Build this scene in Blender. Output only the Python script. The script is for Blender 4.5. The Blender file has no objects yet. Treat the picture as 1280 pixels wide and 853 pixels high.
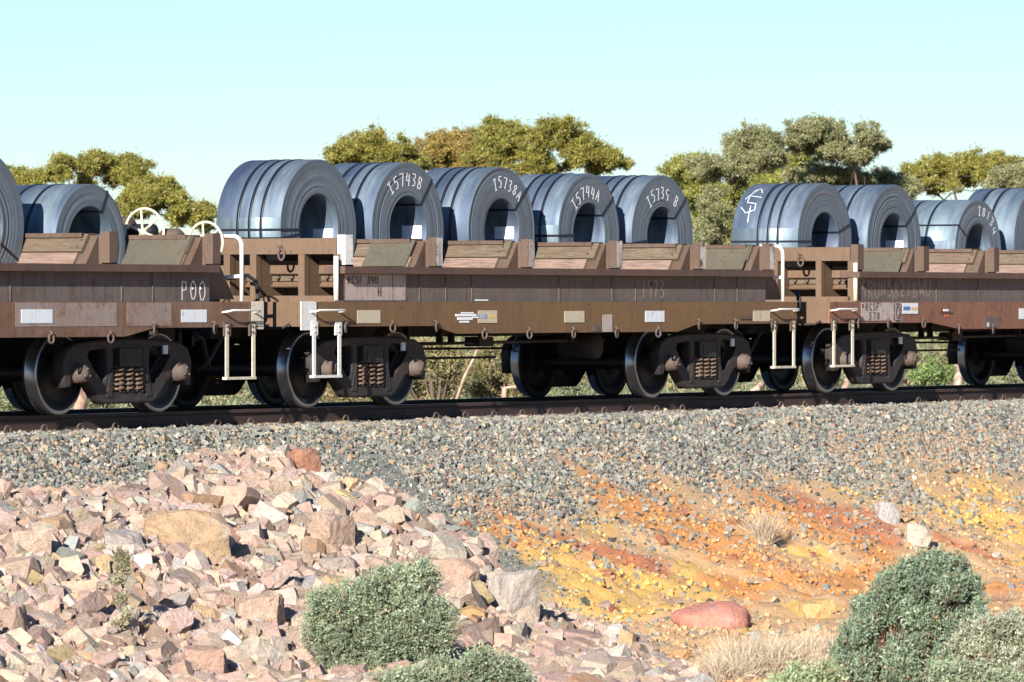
import bpy, bmesh, math, random
import numpy as np
from mathutils import Vector, Matrix
R_ = math.radians
sc = bpy.context.scene
COL = sc.collection

# ---------------------------------------------------------------- camera
F_PX = 7200.0
TH = R_(59)
CX, CY, CZ = -53.1, -34.5, 1.13
HOR = 378.0
cam_d = bpy.data.cameras.new('camera')
cam = bpy.data.objects.new('camera', cam_d)
COL.objects.link(cam)
cam_d.sensor_width = 36.0
cam_d.lens = F_PX / 1280 * 36
cam_d.clip_start = 1.0
cam_d.clip_end = 6000
cam.location = (CX, CY, CZ)
pitch = math.atan((426.5 - HOR) / F_PX)
cam.rotation_euler = (math.pi / 2 - pitch, 0, -TH)
cam_d.dof.use_dof = True
cam_d.dof.focus_distance = 60.0
cam_d.dof.aperture_fstop = 7.1
sc.camera = cam

# ---------------------------------------------------------------- sky and sun
SUN_EL = R_(21)
SUN_DIR = Vector((-math.sin(R_(75)) * math.cos(SUN_EL), -math.cos(R_(75)) * math.cos(SUN_EL), math.sin(SUN_EL)))
world = bpy.data.worlds.new('World')
sc.world = world
world.use_nodes = True
wn = world.node_tree
bg = wn.nodes['Background']
sky = wn.nodes.new('ShaderNodeTexSky')
sky.sky_type = 'NISHITA'
sky.sun_disc = False
sky.sun_elevation = SUN_EL
sky.sun_rotation = math.atan2(SUN_DIR.x, SUN_DIR.y)
sky.air_density = 1.0
sky.dust_density = 0.0
sky.ozone_density = 2.5
wb = wn.nodes.new('ShaderNodeMix'); wb.data_type = 'RGBA'; wb.blend_type = 'MULTIPLY'      # white balance of the camera
wb.inputs[0].default_value = 1.0
wb.inputs[7].default_value = (.85, 1.05, 1.36, 1)
wn.links.new(sky.outputs[0], wb.inputs[6])
wn.links.new(wb.outputs[2], bg.inputs[0])
bg.inputs[1].default_value = 0.05
sun_d = bpy.data.lights.new('sun', 'SUN')
sun_d.energy = 5.0
sun_d.angle = R_(0.5)
sun_d.color = (1.0, 0.955, 0.89)
sun = bpy.data.objects.new('sun', sun_d)
sun.rotation_euler = SUN_DIR.to_track_quat('Z', 'Y').to_euler()
COL.objects.link(sun)
sc.view_settings.view_transform = 'Standard'
sc.view_settings.look = 'None'
sc.view_settings.gamma = 1.0
sc.view_settings.use_curve_mapping = False
sc.view_settings.exposure = 0.98

rng = np.random.default_rng(7)
rnd = random.Random(11)

# ---------------------------------------------------------------- object helpers
def tag(o, label=None, cat=None, group=None, kind=None):
    if label: o['label'] = label
    if cat: o['category'] = cat
    if group: o['group'] = group
    if kind: o['kind'] = kind
    return o

def empty(name, loc=(0, 0, 0), parent=None):
    o = bpy.data.objects.new(name, None)
    o.location = loc
    o.empty_display_size = 0.1
    COL.objects.link(o)
    if parent: o.parent = parent
    return o

def link(name, me, parent=None, loc=None):
    o = bpy.data.objects.new(name, me)
    COL.objects.link(o)
    if parent: o.parent = parent
    if loc is not None: o.location = loc
    return o

class MB:
    def __init__(s):
        s.v = []; s.f = []; s.m = []; s.sm = []
    def add(s, vs, fs, mi=0, smooth=False):
        o = len(s.v)
        s.v.extend([tuple(p) for p in vs])
        for f in fs:
            s.f.append(tuple(i + o for i in f)); s.m.append(mi); s.sm.append(smooth)
        return s
    def box(s, x0, x1, y0, y1, z0, z1, mi=0):
        return s.add([(x0,y0,z0),(x1,y0,z0),(x1,y1,z0),(x0,y1,z0),(x0,y0,z1),(x1,y0,z1),(x1,y1,z1),(x0,y1,z1)],
              [(0,3,2,1),(4,5,6,7),(0,1,5,4),(1,2,6,5),(2,3,7,6),(3,0,4,7)], mi)
    def prism_y(s, prof, y0, y1, mi=0):        # profile (x,z), extruded along y
        n = len(prof)
        vs = [(x, y0, z) for x, z in prof] + [(x, y1, z) for x, z in prof]
        fs = [tuple(range(n)), tuple(range(2*n-1, n-1, -1))]
        fs += [((i+1) % n, i, n+i, n+(i+1) % n) for i in range(n)]
        return s.add(vs, fs, mi)
    def quadbox(s, o, u, v, w, mi=0):          # box from origin and three edge vectors
        o, u, v, w = map(Vector, (o, u, v, w))
        P = [o, o+u, o+u+v, o+v, o+w, o+u+w, o+u+v+w, o+v+w]
        return s.add([tuple(p) for p in P], [(0,3,2,1),(4,5,6,7),(0,1,5,4),(1,2,6,5),(2,3,7,6),(3,0,4,7)], mi)
    def tube(s, path, r, n=8, mi=0, closed=False, caps=True):
        P = [Vector(p) for p in path]; k = len(P)
        rr = r if hasattr(r, '__len__') else [r] * k
        vs = []; fs = []; up = None
        for i, p in enumerate(P):
            if closed: t = P[(i+1) % k] - P[i-1]
            else: t = P[min(i+1, k-1)] - P[max(i-1, 0)]
            t.normalize()
            if up is None:
                a = Vector((0,0,1)) if abs(t.z) < .9 else Vector((1,0,0))
                up = t.cross(a).normalized()
            up = (up - t * up.dot(t)).normalized()
            b = t.cross(up)
            for j in range(n):
                a = 2*math.pi*j/n
                vs.append(p + (up*math.cos(a) + b*math.sin(a)) * rr[i])
        for i in range(k if closed else k-1):
            i2 = (i+1) % k
            for j in range(n):
                j2 = (j+1) % n
                fs.append((i*n+j, i*n+j2, i2*n+j2, i2*n+j))
        if caps and not closed:
            fs.append(tuple(range(n-1, -1, -1))); fs.append(tuple(range((k-1)*n, k*n)))
        return s.add(vs, fs, mi, True)
    def lathe_y(s, prof, cx, cz, n=48, mi=0, a0=0, a1=2*math.pi, smooth=True, mis=None):   # prof (r, y)
        full = abs(a1-a0-2*math.pi) < 1e-6
        na = n if full else n+1
        vs = []
        for i in range(na):
            a = a0 + (a1-a0)*i/n
            c, q = math.cos(a), math.sin(a)
            vs += [(cx+r*c, y, cz+r*q) for r, y in prof]
        k = len(prof); o = len(s.v); s.v.extend(vs)
        for i in range(n):
            i2 = (i+1) % na
            for j in range(k-1):
                s.f.append((o+i*k+j, o+i*k+j+1, o+i2*k+j+1, o+i2*k+j)); s.m.append(mis[j] if mis else mi); s.sm.append(smooth)
        return s
    def mesh(s, name, mats):
        me = bpy.data.meshes.new(name)
        me.from_pydata(s.v, [], s.f)
        if not isinstance(mats, (list, tuple)): mats = [mats]
        for m in mats: me.materials.append(m)
        me.polygons.foreach_set('material_index', s.m)
        me.polygons.foreach_set('use_smooth', s.sm)
        me.update()
        return me
    def build(s, name, mats, parent=None, loc=None):
        return link(name, s.mesh(name, mats), parent, loc)

def np_mesh(name, V, Fc, mat, cols=None, smooth=False, k=None):
    """V (n,3), Fc (m,k) arrays; cols (m,3) per-face colour -> corner attribute 'tint'"""
    V = np.asarray(V, np.float32); Fc = np.asarray(Fc, np.int32)
    m, k = Fc.shape
    me = bpy.data.meshes.new(name)
    me.vertices.add(len(V)); me.vertices.foreach_set('co', V.ravel())
    me.loops.add(m*k); me.loops.foreach_set('vertex_index', Fc.ravel())
    me.polygons.add(m)
    me.polygons.foreach_set('loop_start', np.arange(0, m*k, k, dtype=np.int32))
    me.polygons.foreach_set('loop_total', np.full(m, k, np.int32))
    me.polygons.foreach_set('use_smooth', np.full(m, smooth))
    me.update(calc_edges=True)
    if cols is not None:
        c = np.ones((m, k, 4), np.float32); c[:, :, :3] = np.asarray(cols, np.float32)[:, None, :]
        at = me.color_attributes.new('tint', 'FLOAT_COLOR', 'CORNER')
        at.data.foreach_set('color', c.ravel())
    me.materials.append(mat)
    return me

# value noise on arrays
_tab = rng.random((256, 256))
def vn(x, y, seed=0):
    x = np.asarray(x, float) + seed*17.3; y = np.asarray(y, float) + seed*9.7
    xi = np.floor(x).astype(int); yi = np.floor(y).astype(int)
    fx = x-xi; fy = y-yi; fx = fx*fx*(3-2*fx); fy = fy*fy*(3-2*fy)
    g = lambda a, b: _tab[a & 255, b & 255]
    return (g(xi,yi)*(1-fx)+g(xi+1,yi)*fx)*(1-fy) + (g(xi,yi+1)*(1-fx)+g(xi+1,yi+1)*fx)*fy
def fbm(x, y, s=1., o=4, seed=0):
    r = 0; a = .5; t = 0
    for i in range(o):
        r = r + a*vn(x*s, y*s, seed+i); t += a; a *= .5; s *= 2.1
    return r/t - .5
def sstep(a, b, x):
    t = np.clip((x-a)/(b-a), 0, 1); return t*t*(3-2*t)

# ---------------------------------------------------------------- material helpers
class NT:
    def __init__(s, name):
        s.mat = bpy.data.materials.new(name); s.mat.use_nodes = True
        s.t = s.mat.node_tree; s.b = s.t.nodes['Principled BSDF']
        s.b.inputs['Roughness'].default_value = .8
    def n(s, typ, **kw):
        x = s.t.nodes.new(typ)
        for k, v in kw.items(): setattr(x, k, v)
        return x
    def l(s, a, b): s.t.links.new(a, b)
    def pos(s, scale=(1,1,1), space='world'):
        g = s.n('ShaderNodeNewGeometry').outputs['Position'] if space == 'world' else s.n('ShaderNodeTexCoord').outputs['Object']
        m = s.n('ShaderNodeMapping'); m.inputs['Scale'].default_value = scale
        s.l(g, m.inputs[0]); return m.outputs[0]
    def noise(s, vec, scale, detail=5, rough=.6, dist=0):
        x = s.n('ShaderNodeTexNoise'); x.inputs['Scale'].default_value = scale
        x.inputs['Detail'].default_value = detail; x.inputs['Roughness'].default_value = rough
        x.inputs['Distortion'].default_value = dist
        s.l(vec, x.inputs['Vector']); return x.outputs['Fac']
    def ramp(s, fac, stops):
        r = s.n('ShaderNodeValToRGB'); e = r.color_ramp.elements
        while len(e) < len(stops): e.new(.5)
        for el, (p, c) in zip(e, stops):
            el.position = p; el.color = (*c, 1) if len(c) == 3 else c
        s.l(fac, r.inputs[0]); return r.outputs[0]
    def step(s, fac, a, b):
        return s.ramp(fac, [(a, (0,0,0)), (b, (1,1,1))])
    def mix(s, fac, a, b, mode='MIX'):
        m = s.n('ShaderNodeMix', data_type='RGBA', blend_type=mode)
        for v, i in ((fac, 0), (a, 6), (b, 7)):
            if isinstance(v, (int, float)): m.inputs[i].default_value = v
            elif isinstance(v, tuple): m.inputs[i].default_value = (*v, 1)
            else: s.l(v, m.inputs[i])
        return m.outputs[2]
    def math(s, op, a, b=0.):
        m = s.n('ShaderNodeMath', operation=op)
        for v, i in ((a, 0), (b, 1)):
            if isinstance(v, (int, float)): m.inputs[i].default_value = v
            else: s.l(v, m.inputs[i])
        return m.outputs[0]
    def bump(s, h, strength=.4, dist=.01):
        b = s.n('ShaderNodeBump'); b.inputs['Strength'].default_value = strength; b.inputs['Distance'].default_value = dist
        s.l(h, b.inputs['Height']); s.l(b.outputs[0], s.b.inputs['Normal'])
    def col(s, c):
        if isinstance(c, tuple): s.b.inputs['Base Color'].default_value = (*c, 1)
        else: s.l(c, s.b.inputs['Base Color'])
    def set(s, **kw):
        for k, v in kw.items():
            k = k.replace('_', ' ')
            if isinstance(v, (int, float)): s.b.inputs[k].default_value = v
            else: s.l(v, s.b.inputs[k])

def weathered(name, base, alt, rust=(.16,.065,.03), dark=(.03,.022,.018), rust_lo=.56, rust_hi=.70, streak=.5, rough=.75, patch=.5):
    t = NT(name)
    p = t.pos(); pv = t.pos((1.6, 1.6, .25))
    big = t.step(t.noise(p, 1.3, 3), .42, .58)
    c = t.mix(t.math('MULTIPLY', big, patch), base, alt)
    mid = t.noise(p, 7, 6, .65)
    c = t.mix(t.step(mid, rust_lo, rust_hi), c, rust)
    st = t.step(t.noise(pv, 9, 5, .7), .5, .75)
    c = t.mix(t.math('MULTIPLY', st, streak), c, dark)
    fine = t.noise(p, 45, 4, .7)
    drip = t.step(t.noise(t.pos((7, 7, .5)), 3.2, 4, .6), .58, .66)
    c = t.mix(t.math('MULTIPLY', drip, .42), c, rust)
    spot = t.step(t.noise(p, 19, 3, .6), .64, .69)
    c = t.mix(t.math('MULTIPLY', spot, .55), c, dark)
    c = t.mix(.35, c, t.ramp(fine, [(.3, (.25,.25,.25)), (.7, (1,1,1))]), 'MULTIPLY')
    t.col(c); t.set(Roughness=rough)
    t.bump(t.math('ADD', mid, fine), .25, .006)
    return t.mat

M = {}
M['sill1'] = weathered('worn_pinkish_brown_sill', (.245,.155,.105), (.18,.098,.058), (.17,.07,.035), rust_lo=.53, streak=.5, patch=.9)
M['sill2'] = weathered('brown_painted_sill', (.205,.115,.047), (.175,.098,.045), (.14,.07,.035), rust_lo=.60, rust_hi=.78, streak=.34, patch=.7)
M['sill3'] = weathered('faded_red_brown_sill', (.27,.125,.075), (.22,.10,.055), (.17,.075,.045), rust_lo=.53, streak=.5)
M['web'] = weathered('grey_brown_web', (.135,.108,.095), (.17,.138,.122), (.15,.075,.05), rust_lo=.56, streak=.6)
M['flange'] = weathered('rusty_flange', (.105,.064,.048), (.145,.08,.052), (.085,.045,.032), streak=.35)
M['frame'] = weathered('brown_frame', (.15,.09,.05), (.185,.12,.075), (.15,.07,.04), rust_lo=.58, streak=.25)
M['cradle'] = weathered('rusty_cradle_steel', (.105,.064,.042), (.15,.10,.072), (.10,.05,.03), streak=.5)
M['plate'] = weathered('green_grey_plate', (.105,.092,.062), (.08,.075,.055), (.13,.08,.055), rust_lo=.57, rust_hi=.75, streak=.5)
M['under'] = weathered('black_grime_and_shade', (.030,.026,.024), (.045,.036,.03), (.07,.042,.028), rust_lo=.55, streak=.4)  # underframe grime; also the painted shade of the sheet behind the bulkhead
M['bogie'] = weathered('grimy_cast_steel', (.028,.024,.024), (.045,.034,.03), (.075,.048,.034), rust_lo=.5, rust_hi=.75, streak=.4)
M['spring'] = weathered('rusty_spring', (.17,.11,.075), (.21,.14,.10), (.16,.08,.05), streak=.2)
M['cap'] = weathered('brown_bearing', (.105,.072,.055), (.145,.105,.085), (.09,.05,.035), streak=.3)
M['white'] = weathered('worn_white_paint', (.80,.79,.74), (.74,.72,.66), (.35,.24,.16), rust_lo=.66, rust_hi=.74, streak=.12)
M['cream'] = weathered('worn_cream_paint', (.74,.66,.50), (.68,.60,.46), (.28,.17,.10), rust_lo=.62, rust_hi=.72, streak=.15)
M['post'] = weathered('half_worn_white_post', (.60,.56,.52), (.16,.085,.055), (.13,.07,.05), rust_lo=.50, rust_hi=.58, streak=.5, patch=.6)
M['chalky'] = weathered('faded_white_panel', (.50,.42,.38), (.42,.33,.28), (.26,.15,.10), rust_lo=.54, rust_hi=.7, streak=.2)
M['placard'] = weathered('plain_white_placard', (.80,.84,.86), (.76,.80,.82), (.6,.6,.58), rust_lo=.72, rust_hi=.85, streak=.06)
M['placard_cream'] = weathered('cream_placard', (.60,.52,.38), (.56,.49,.36), (.4,.33,.22), rust_lo=.68, rust_hi=.85, streak=.08)
M['rail'] = weathered('rail_steel', (.055,.03,.024), (.085,.042,.03), (.07,.04,.03), streak=.3)
M['concrete'] = weathered('sleeper_concrete', (.36,.33,.30), (.30,.27,.24), (.24,.17,.12), streak=.2)

def flat(name, c, rough=.7, metal=0.):
    t = NT(name); t.col(c); t.set(Roughness=rough, Metallic=metal); return t.mat
M['bright_rail'] = flat('polished_rail_top', (.35,.33,.32), .3, .9)
M['tread'] = flat('polished_wheel_tread', (.35,.35,.37), .28, .9)
M['wheel'] = weathered('dark_wheel', (.016,.015,.016), (.024,.021,.02), (.035,.026,.02), streak=.3, rough=.55)
M['strap'] = flat('dark_strap', (.012,.015,.024), .45, .3)
M['chalk'] = flat('white_chalk', (.80,.82,.82), .9)
M['faint'] = flat('faint_chalk', (.30,.24,.21), .9)
M['stencil'] = flat('dark_stencil', (.07,.05,.04), .8)
M['blue'] = flat('print_blue', (.06,.16,.42), .5)
M['yellow'] = flat('print_yellow', (.62,.47,.18), .5)
M['paper'] = flat('paper_tag', (.82,.85,.92), .6)
M['rubber'] = flat('black_rubber', (.012,.012,.013), .6)
M['orange'] = flat('red_reflector', (.5,.10,.04), .4)

# steel coils
def steel(name, face):
    t = NT(name)
    o = t.pos(space='obj')
    sx = t.n('ShaderNodeSeparateXYZ'); t.l(o, sx.inputs[0])
    cz = t.math('SUBTRACT', sx.outputs[2], 0.)
    rad = t.math('SQRT', t.math('ADD', t.math('MULTIPLY', sx.outputs[0], sx.outputs[0]), t.math('MULTIPLY', cz, cz)))
    inf = t.n('ShaderNodeObjectInfo')
    if face:
        cb = t.n('ShaderNodeCombineXYZ'); t.l(rad, cb.inputs[0]); t.l(inf.outputs['Random'], cb.inputs[1])
        a = t.noise(cb.outputs[0], 90, 6, .85)
        b = t.noise(cb.outputs[0], 9, 2, .5)
        c = t.ramp(t.math('MULTIPLY', t.math('ADD', a, b), .5), [(.32, (.085,.108,.132)), (.5, (.115,.143,.17)), (.68, (.165,.198,.225))])
        g = t.noise(t.pos(), 5, 4)
        c = t.mix(t.math('MULTIPLY', t.step(g, .5, .68), .45), c, (.10,.09,.10))
        rr = t.step(t.noise(cb.outputs[0], 14, 2, .5), .60, .68)
        c = t.mix(t.math('MULTIPLY', rr, .3), c, (.17,.10,.07))
        t.col(c); t.set(Roughness=.6, Metallic=.2)
        t.bump(a, .15, .003)
    else:
        mp = t.n('ShaderNodeCombineXYZ'); t.l(sx.outputs[1], mp.inputs[1]); t.l(inf.outputs['Random'], mp.inputs[0])
        t.l(t.math('MULTIPLY', sx.outputs[2], .18), mp.inputs[2])
        a = t.noise(mp.outputs[0], 4.5, 4, .55, .4)
        b = t.noise(t.pos((1,3,1)), 3.5, 5, .6)
        c = t.ramp(t.math('MULTIPLY', t.math('ADD', t.math('MULTIPLY', a, 1.5), t.math('MULTIPLY', b, .5)), .5), [(.36, (.042,.062,.11)), (.48, (.068,.098,.145)), (.58, (.11,.15,.19)), (.68, (.18,.235,.265))])
        c = t.mix(t.math('MULTIPLY', t.step(t.noise(t.pos(), 2.2, 5), .5, .72), .25), c, (.14,.12,.15))
        t.col(c); t.set(Roughness=t.ramp(b, [(.3, (.54,.54,.54)), (.7, (.66,.66,.66))]), Metallic=.35)
        t.bump(t.noise(mp.outputs[0], 3, 2), .25, .02)
    return t.mat
M['steel'] = steel('blue_steel_sheet', False)
M['steel_face'] = steel('coil_end_edges', True)
t = NT('pale_steel_wrap'); o = t.pos((1,4,1)); a = t.noise(o, 4, 4)
t.col(t.ramp(a, [(.35, (.15,.205,.245)), (.65, (.23,.295,.33))])); t.set(Roughness=.5, Metallic=.45); M['steel_wrap'] = t.mat

# wood
t = NT('weathered_hardwood')
p = t.pos((5, .55, 8)); a = t.noise(p, 8, 6, .75, .5); b = t.noise(t.pos((1,.4,1)), 3, 4)
c = t.ramp(a, [(.3, (.035,.027,.018)), (.5, (.125,.095,.06)), (.7, (.21,.17,.115))])
c = t.mix(t.math('MULTIPLY', t.step(b, .45, .62), .5), c, (.15,.085,.06))
t.col(c); t.set(Roughness=.9); t.bump(a, .7, .012); M['wood'] = t.mat
t = NT('pinkish_hardwood')
a = t.noise(p if False else t.pos((5, .55, 8)), 8, 6, .75, .5)
c = t.ramp(a, [(.3, (.09,.05,.035)), (.5, (.22,.145,.11)), (.7, (.31,.23,.18))])
t.col(c); t.set(Roughness=.9); t.bump(a, .7, .012); M['wood_pink'] = t.mat

# stones
def stone_mat(name, source):
    t = NT(name)
    if source == 'attr':
        a = t.n('ShaderNodeAttribute', attribute_name='tint'); base = a.outputs['Color']
        sp = 'world'
    else:
        base = t.n('ShaderNodeObjectInfo').outputs['Color']; sp = 'obj'
    p = t.pos()
    n1 = t.noise(p, 9, 5, .65); n2 = t.noise(p, 60, 4, .7)
    c = t.mix(.55, base, t.ramp(n1, [(.3, (.55,.50,.47)), (.55, (1,1,1)), (.75, (1.15,1.1,1.05))]), 'MULTIPLY')
    if source != 'attr':
        band = t.noise(t.pos((3, 1, 9)), 5, 4, .6, 1.2)
        c = t.mix(t.math('MULTIPLY', t.step(band, .52, .62), .5), c, (.38,.25,.17))
        c = t.mix(t.math('MULTIPLY', t.step(t.noise(p, 4, 4), .58, .66), .4), c, (.34,.34,.33))
    c = t.mix(.35, c, t.ramp(n2, [(.3, (.5,.5,.5)), (.7, (1.1,1.1,1.1))]), 'MULTIPLY')
    n3 = t.noise(p, 22, 5, .7)
    c = t.mix(.3, c, t.ramp(n3, [(.35, (.55,.50,.46)), (.6, (1.05,1.03,1.0))]), 'MULTIPLY')
    t.col(c); t.set(Roughness=.9); t.bump(t.math('ADD', t.math('ADD', n1, n3), t.math('MULTIPLY', n2, .4)), .9, .035)
    return t.mat
M['stone'] = stone_mat('broken_rock', 'obj')
M['gravel'] = stone_mat('crushed_stone', 'attr')

t = NT('bare_ground')
a = t.n('ShaderNodeAttribute', attribute_name='tint')
p = t.pos(); n1 = t.noise(p, 6, 6, .7); n2 = t.noise(p, 55, 5, .75)
c = t.mix(.6, a.outputs['Color'], t.ramp(n1, [(.3, (.80,.70,.62)), (.5, (1,1,1)), (.7, (1.12,1.1,1.05))]), 'MULTIPLY')
c = t.mix(.45, c, t.ramp(n2, [(.32, (.45,.38,.34)), (.55, (1,1,1)), (.72, (1.25,1.2,1.1))]), 'MULTIPLY')
t.col(c); t.set(Roughness=.95); t.bump(t.math('ADD', n1, t.math('MULTIPLY', n2, .6)), 1.0, .05); M['ground'] = t.mat

def leaf_mat(name, rough=.5, spec=.4, trans=.0):
    t = NT(name); a = t.n('ShaderNodeAttribute', attribute_name='tint')
    t.col(a.outputs['Color']); t.set(Roughness=rough)
    t.b.inputs['Specular IOR Level'].default_value = spec
    if trans:
        tr = t.n('ShaderNodeBsdfTranslucent'); t.l(a.outputs['Color'], tr.inputs[0])
        mx = t.n('ShaderNodeMixShader'); mx.inputs[0].default_value = trans
        out = t.t.nodes['Material Output']
        t.l(t.b.outputs[0], mx.inputs[1]); t.l(tr.outputs[0], mx.inputs[2]); t.l(mx.outputs[0], out.inputs[0])
    return t.mat
M['leaf'] = leaf_mat('eucalypt_leaves', .42, .5, .38)
M['scrub'] = leaf_mat('saltbush_leaves', .75, .2, .2)
M['dry'] = leaf_mat('dry_stems', .9, .1)
t = NT('gum_bark'); a = t.noise(t.pos((1,1,.3)), 8, 5)
t.col(t.ramp(a, [(.35, (.12,.07,.05)), (.5, (.36,.24,.17)), (.65, (.52,.40,.31))])); t.set(Roughness=.85); M['bark'] = t.mat

# ---------------------------------------------------------------- pixel rays of the photograph
TS, TC = math.sin(TH), math.cos(TH)
def at_depth(px, py, d):
    k = (px-640)/F_PX
    return Vector((CX + d*(TS + k*TC), CY + d*(TC - k*TS), CZ - (py-HOR)/F_PX*d))

# ---------------------------------------------------------------- terrain
BX = np.array([-4.0,-4.0,-3.8,-4.5,-6.7,-11.1,-15.0]); BSs = np.array([2.4,3.5,4.2,5.5,7.7,10.8,13.5])
def heap_d(X, Y):                # signed distance-like: >0 inside the heap
    s = -Y
    xb = np.interp(s, BSs, BX) + .35*fbm(X, Y, .9, 3, 5)
    slope = np.where(s > 5.5, .62, 1.0)
    back = (s - 2.42 - .5*(1-sstep(-7.6, -5.2, X)))*1.6
    return np.minimum((xb - X)*slope, back + .1)
def base_z(X, Y):
    s = -Y
    zf = np.interp(s, [-60,-12,-5.5,-3.7,-1.95,1.95,3.55,5.7,7.5,15.5,24,40], [-1.05,-.95,-.95,-1.15,-.20,-.20,-1.17,-1.95,-2.05,-2.0,-.65,-.6])
    bank = sstep(3.3, 4.5, s) * (1-sstep(9, 16, s))
    zf = zf + bank*(.22*fbm(X*1.3, Y*.45, 1.0, 4, 1) + .20*fbm(X, Y, 3.6, 4, 2) - .10*np.abs(fbm(X, Y*.4, 2.6, 4, 12)))
    zf = zf + (1-sstep(1.9, 2.6, np.abs(s)))*0 + sstep(12, 18, s)*.3*fbm(X, Y, .2, 3, 3) - sstep(6, 60, -s)*(.0) + sstep(8, 30, -s)*.25*fbm(X, Y, .12, 3, 9)
    return zf
def terr(X, Y):
    X = np.asarray(X, float); Y = np.asarray(Y, float)
    s = -Y; b = base_z(X, Y)
    hp = -.47 - (s-2.6)/3.25 + .20*fbm(X, Y, .8, 3, 6) + .10*fbm(X, Y, 3.1, 3, 7)
    hp = np.where(s < 2.6, -.47 - (2.6-s)*2.5, hp)
    w = sstep(0., .8, heap_d(X, Y))
    return np.where(hp > b, b + (hp-b)*w, b)
def hit(px, py):
    d = 38.0; prev = None
    while d < 75:
        p = at_depth(px, py, d)
        if p.z < float(terr(p.x, p.y)): break
        d += .1
    return at_depth(px, py, d - .05)

PAL = dict(grey=(.30,.31,.28), rubble=(.50,.38,.31), orange=(.74,.33,.105), yellow=(.86,.52,.15), red=(.60,.225,.10), tan=(.68,.43,.225), fine=(.235,.245,.21), pale=(.62,.52,.40), far=(.30,.22,.14))
# patches of differently coloured soil seen on the bank: pixel place, half-length down the slope (m), half-width (m), colour
PATCH = [(640,650,.9,.5,'orange'),(700,670,.5,.25,'red'),(760,690,.7,.25,'red'),(800,650,.9,.3,'orange'),(650,700,.8,.45,'yellow'),(700,730,.9,.45,'yellow'),
 (770,760,.9,.5,'yellow'),(720,765,.7,.45,'yellow'),(680,700,.6,.45,'yellow'),(830,735,.5,.35,'yellow'),(600,690,.5,.4,'yellow'),(740,700,.7,.25,'yellow'),(640,625,.3,.4,'tan'),(850,650,.8,.4,'orange'),(900,690,.8,.45,'orange'),(870,725,.5,.35,'yellow'),(960,735,.4,.9,'orange'),
 (1040,735,.4,.8,'orange'),(930,600,.6,.18,'orange'),(1000,650,.8,.4,'orange'),(1040,640,.7,.3,'red'),(1080,690,.7,.3,'orange'),(1110,660,.35,.22,'pale'),(1140,680,.35,.2,'pale'),
 (1070,620,.4,.3,'yellow'),(1200,640,.8,.35,'yellow'),(1250,660,.8,.4,'yellow'),(1230,610,.6,.3,'yellow'),(1270,700,.6,.4,'yellow'),(1190,680,.7,.18,'red'),(1250,735,.6,.6,'orange'),
 (1100,740,.5,.6,'orange'),(1020,765,.3,.4,'yellow'),(820,800,.6,.6,'tan'),(900,810,.6,.6,'tan'),(560,650,.6,.2,'fine'),(500,610,.8,.22,'fine'),(450,590,.5,.3,'fine'),(590,700,.7,.2,'fine'),(660,760,.8,.15,'fine'),
 (1000,840,1.0,1.2,'tan'),(1200,760,.8,.6,'orange'),(720,640,.6,.2,'yellow'),(980,690,.5,.2,'yellow')]
PATCH3 = []
for px, py, ly, lx, c in PATCH:
    h = hit(px, py); PATCH3.append((h.x, h.y, ly*.80, lx*(1.75 if c in ('orange','yellow','red') else 1.), np.array(PAL[c])))
def soil(X, Y):
    """soil colour and coverage of grey stones"""
    s = -Y
    wob = 1.9*fbm(X, Y*.35, 1.5, 5, 21) - .25*np.exp(-((X-2)/2.5)**2)*(-1)
    col = np.empty(X.shape + (3,)); col[:] = PAL['tan']
    col = col*(1 + .25*fbm(X, Y*.4, 1.2, 3, 30))[..., None]
    nx = X + 1.5*fbm(X, Y, 1.1, 6, 22); ny = Y + 1.7*fbm(X, Y, 1.1, 6, 23)
    fine = np.zeros(X.shape)
    for hx, hy, ly, lx, c in PATCH3:
        w = np.exp(-(((nx-hx)/lx)**2 + ((ny-hy)/ly)**2)*1.2)
        w = .96*sstep(.08, .58, w)[..., None]
        col = col*(1-w) + c*w
        if c[1] == PAL['fine'][1]: fine = np.maximum(fine, w[..., 0])
    g = 1 - sstep(2.75, 3.75, s + wob)          # ballast
    g = np.maximum(g, (Y > -2.0)*1.)
    hd = heap_d(X, Y); hw = sstep(-.1, .35, hd)*(s > 2.3)
    chute = np.exp(-((hd+.52)/.56)**4)*(X > -5.2)*sstep(2.5, 2.9, s)*(1-sstep(4.6, 6., s)) + .7*np.exp(-((hd+.2)/.22)**2)*(s > 4)*(s < 9)
    fine = np.clip(np.maximum(fine*(1-hw), chute*.95), 0, 1)
    col = col*(1-g[..., None]) + np.array(PAL['grey'])*g[..., None]
    col = col*(1-fine[..., None]) + np.array(PAL['fine'])*fine[..., None]
    col = col*(1-hw[..., None]) + np.array(PAL['rubble'])*hw[..., None]
    far = sstep(4.5, 7, Y)[..., None]
    col = col*(1-far) + np.array(PAL['far'])*far
    return col, g*(1-hw)*(1-fine), hw, fine

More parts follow.
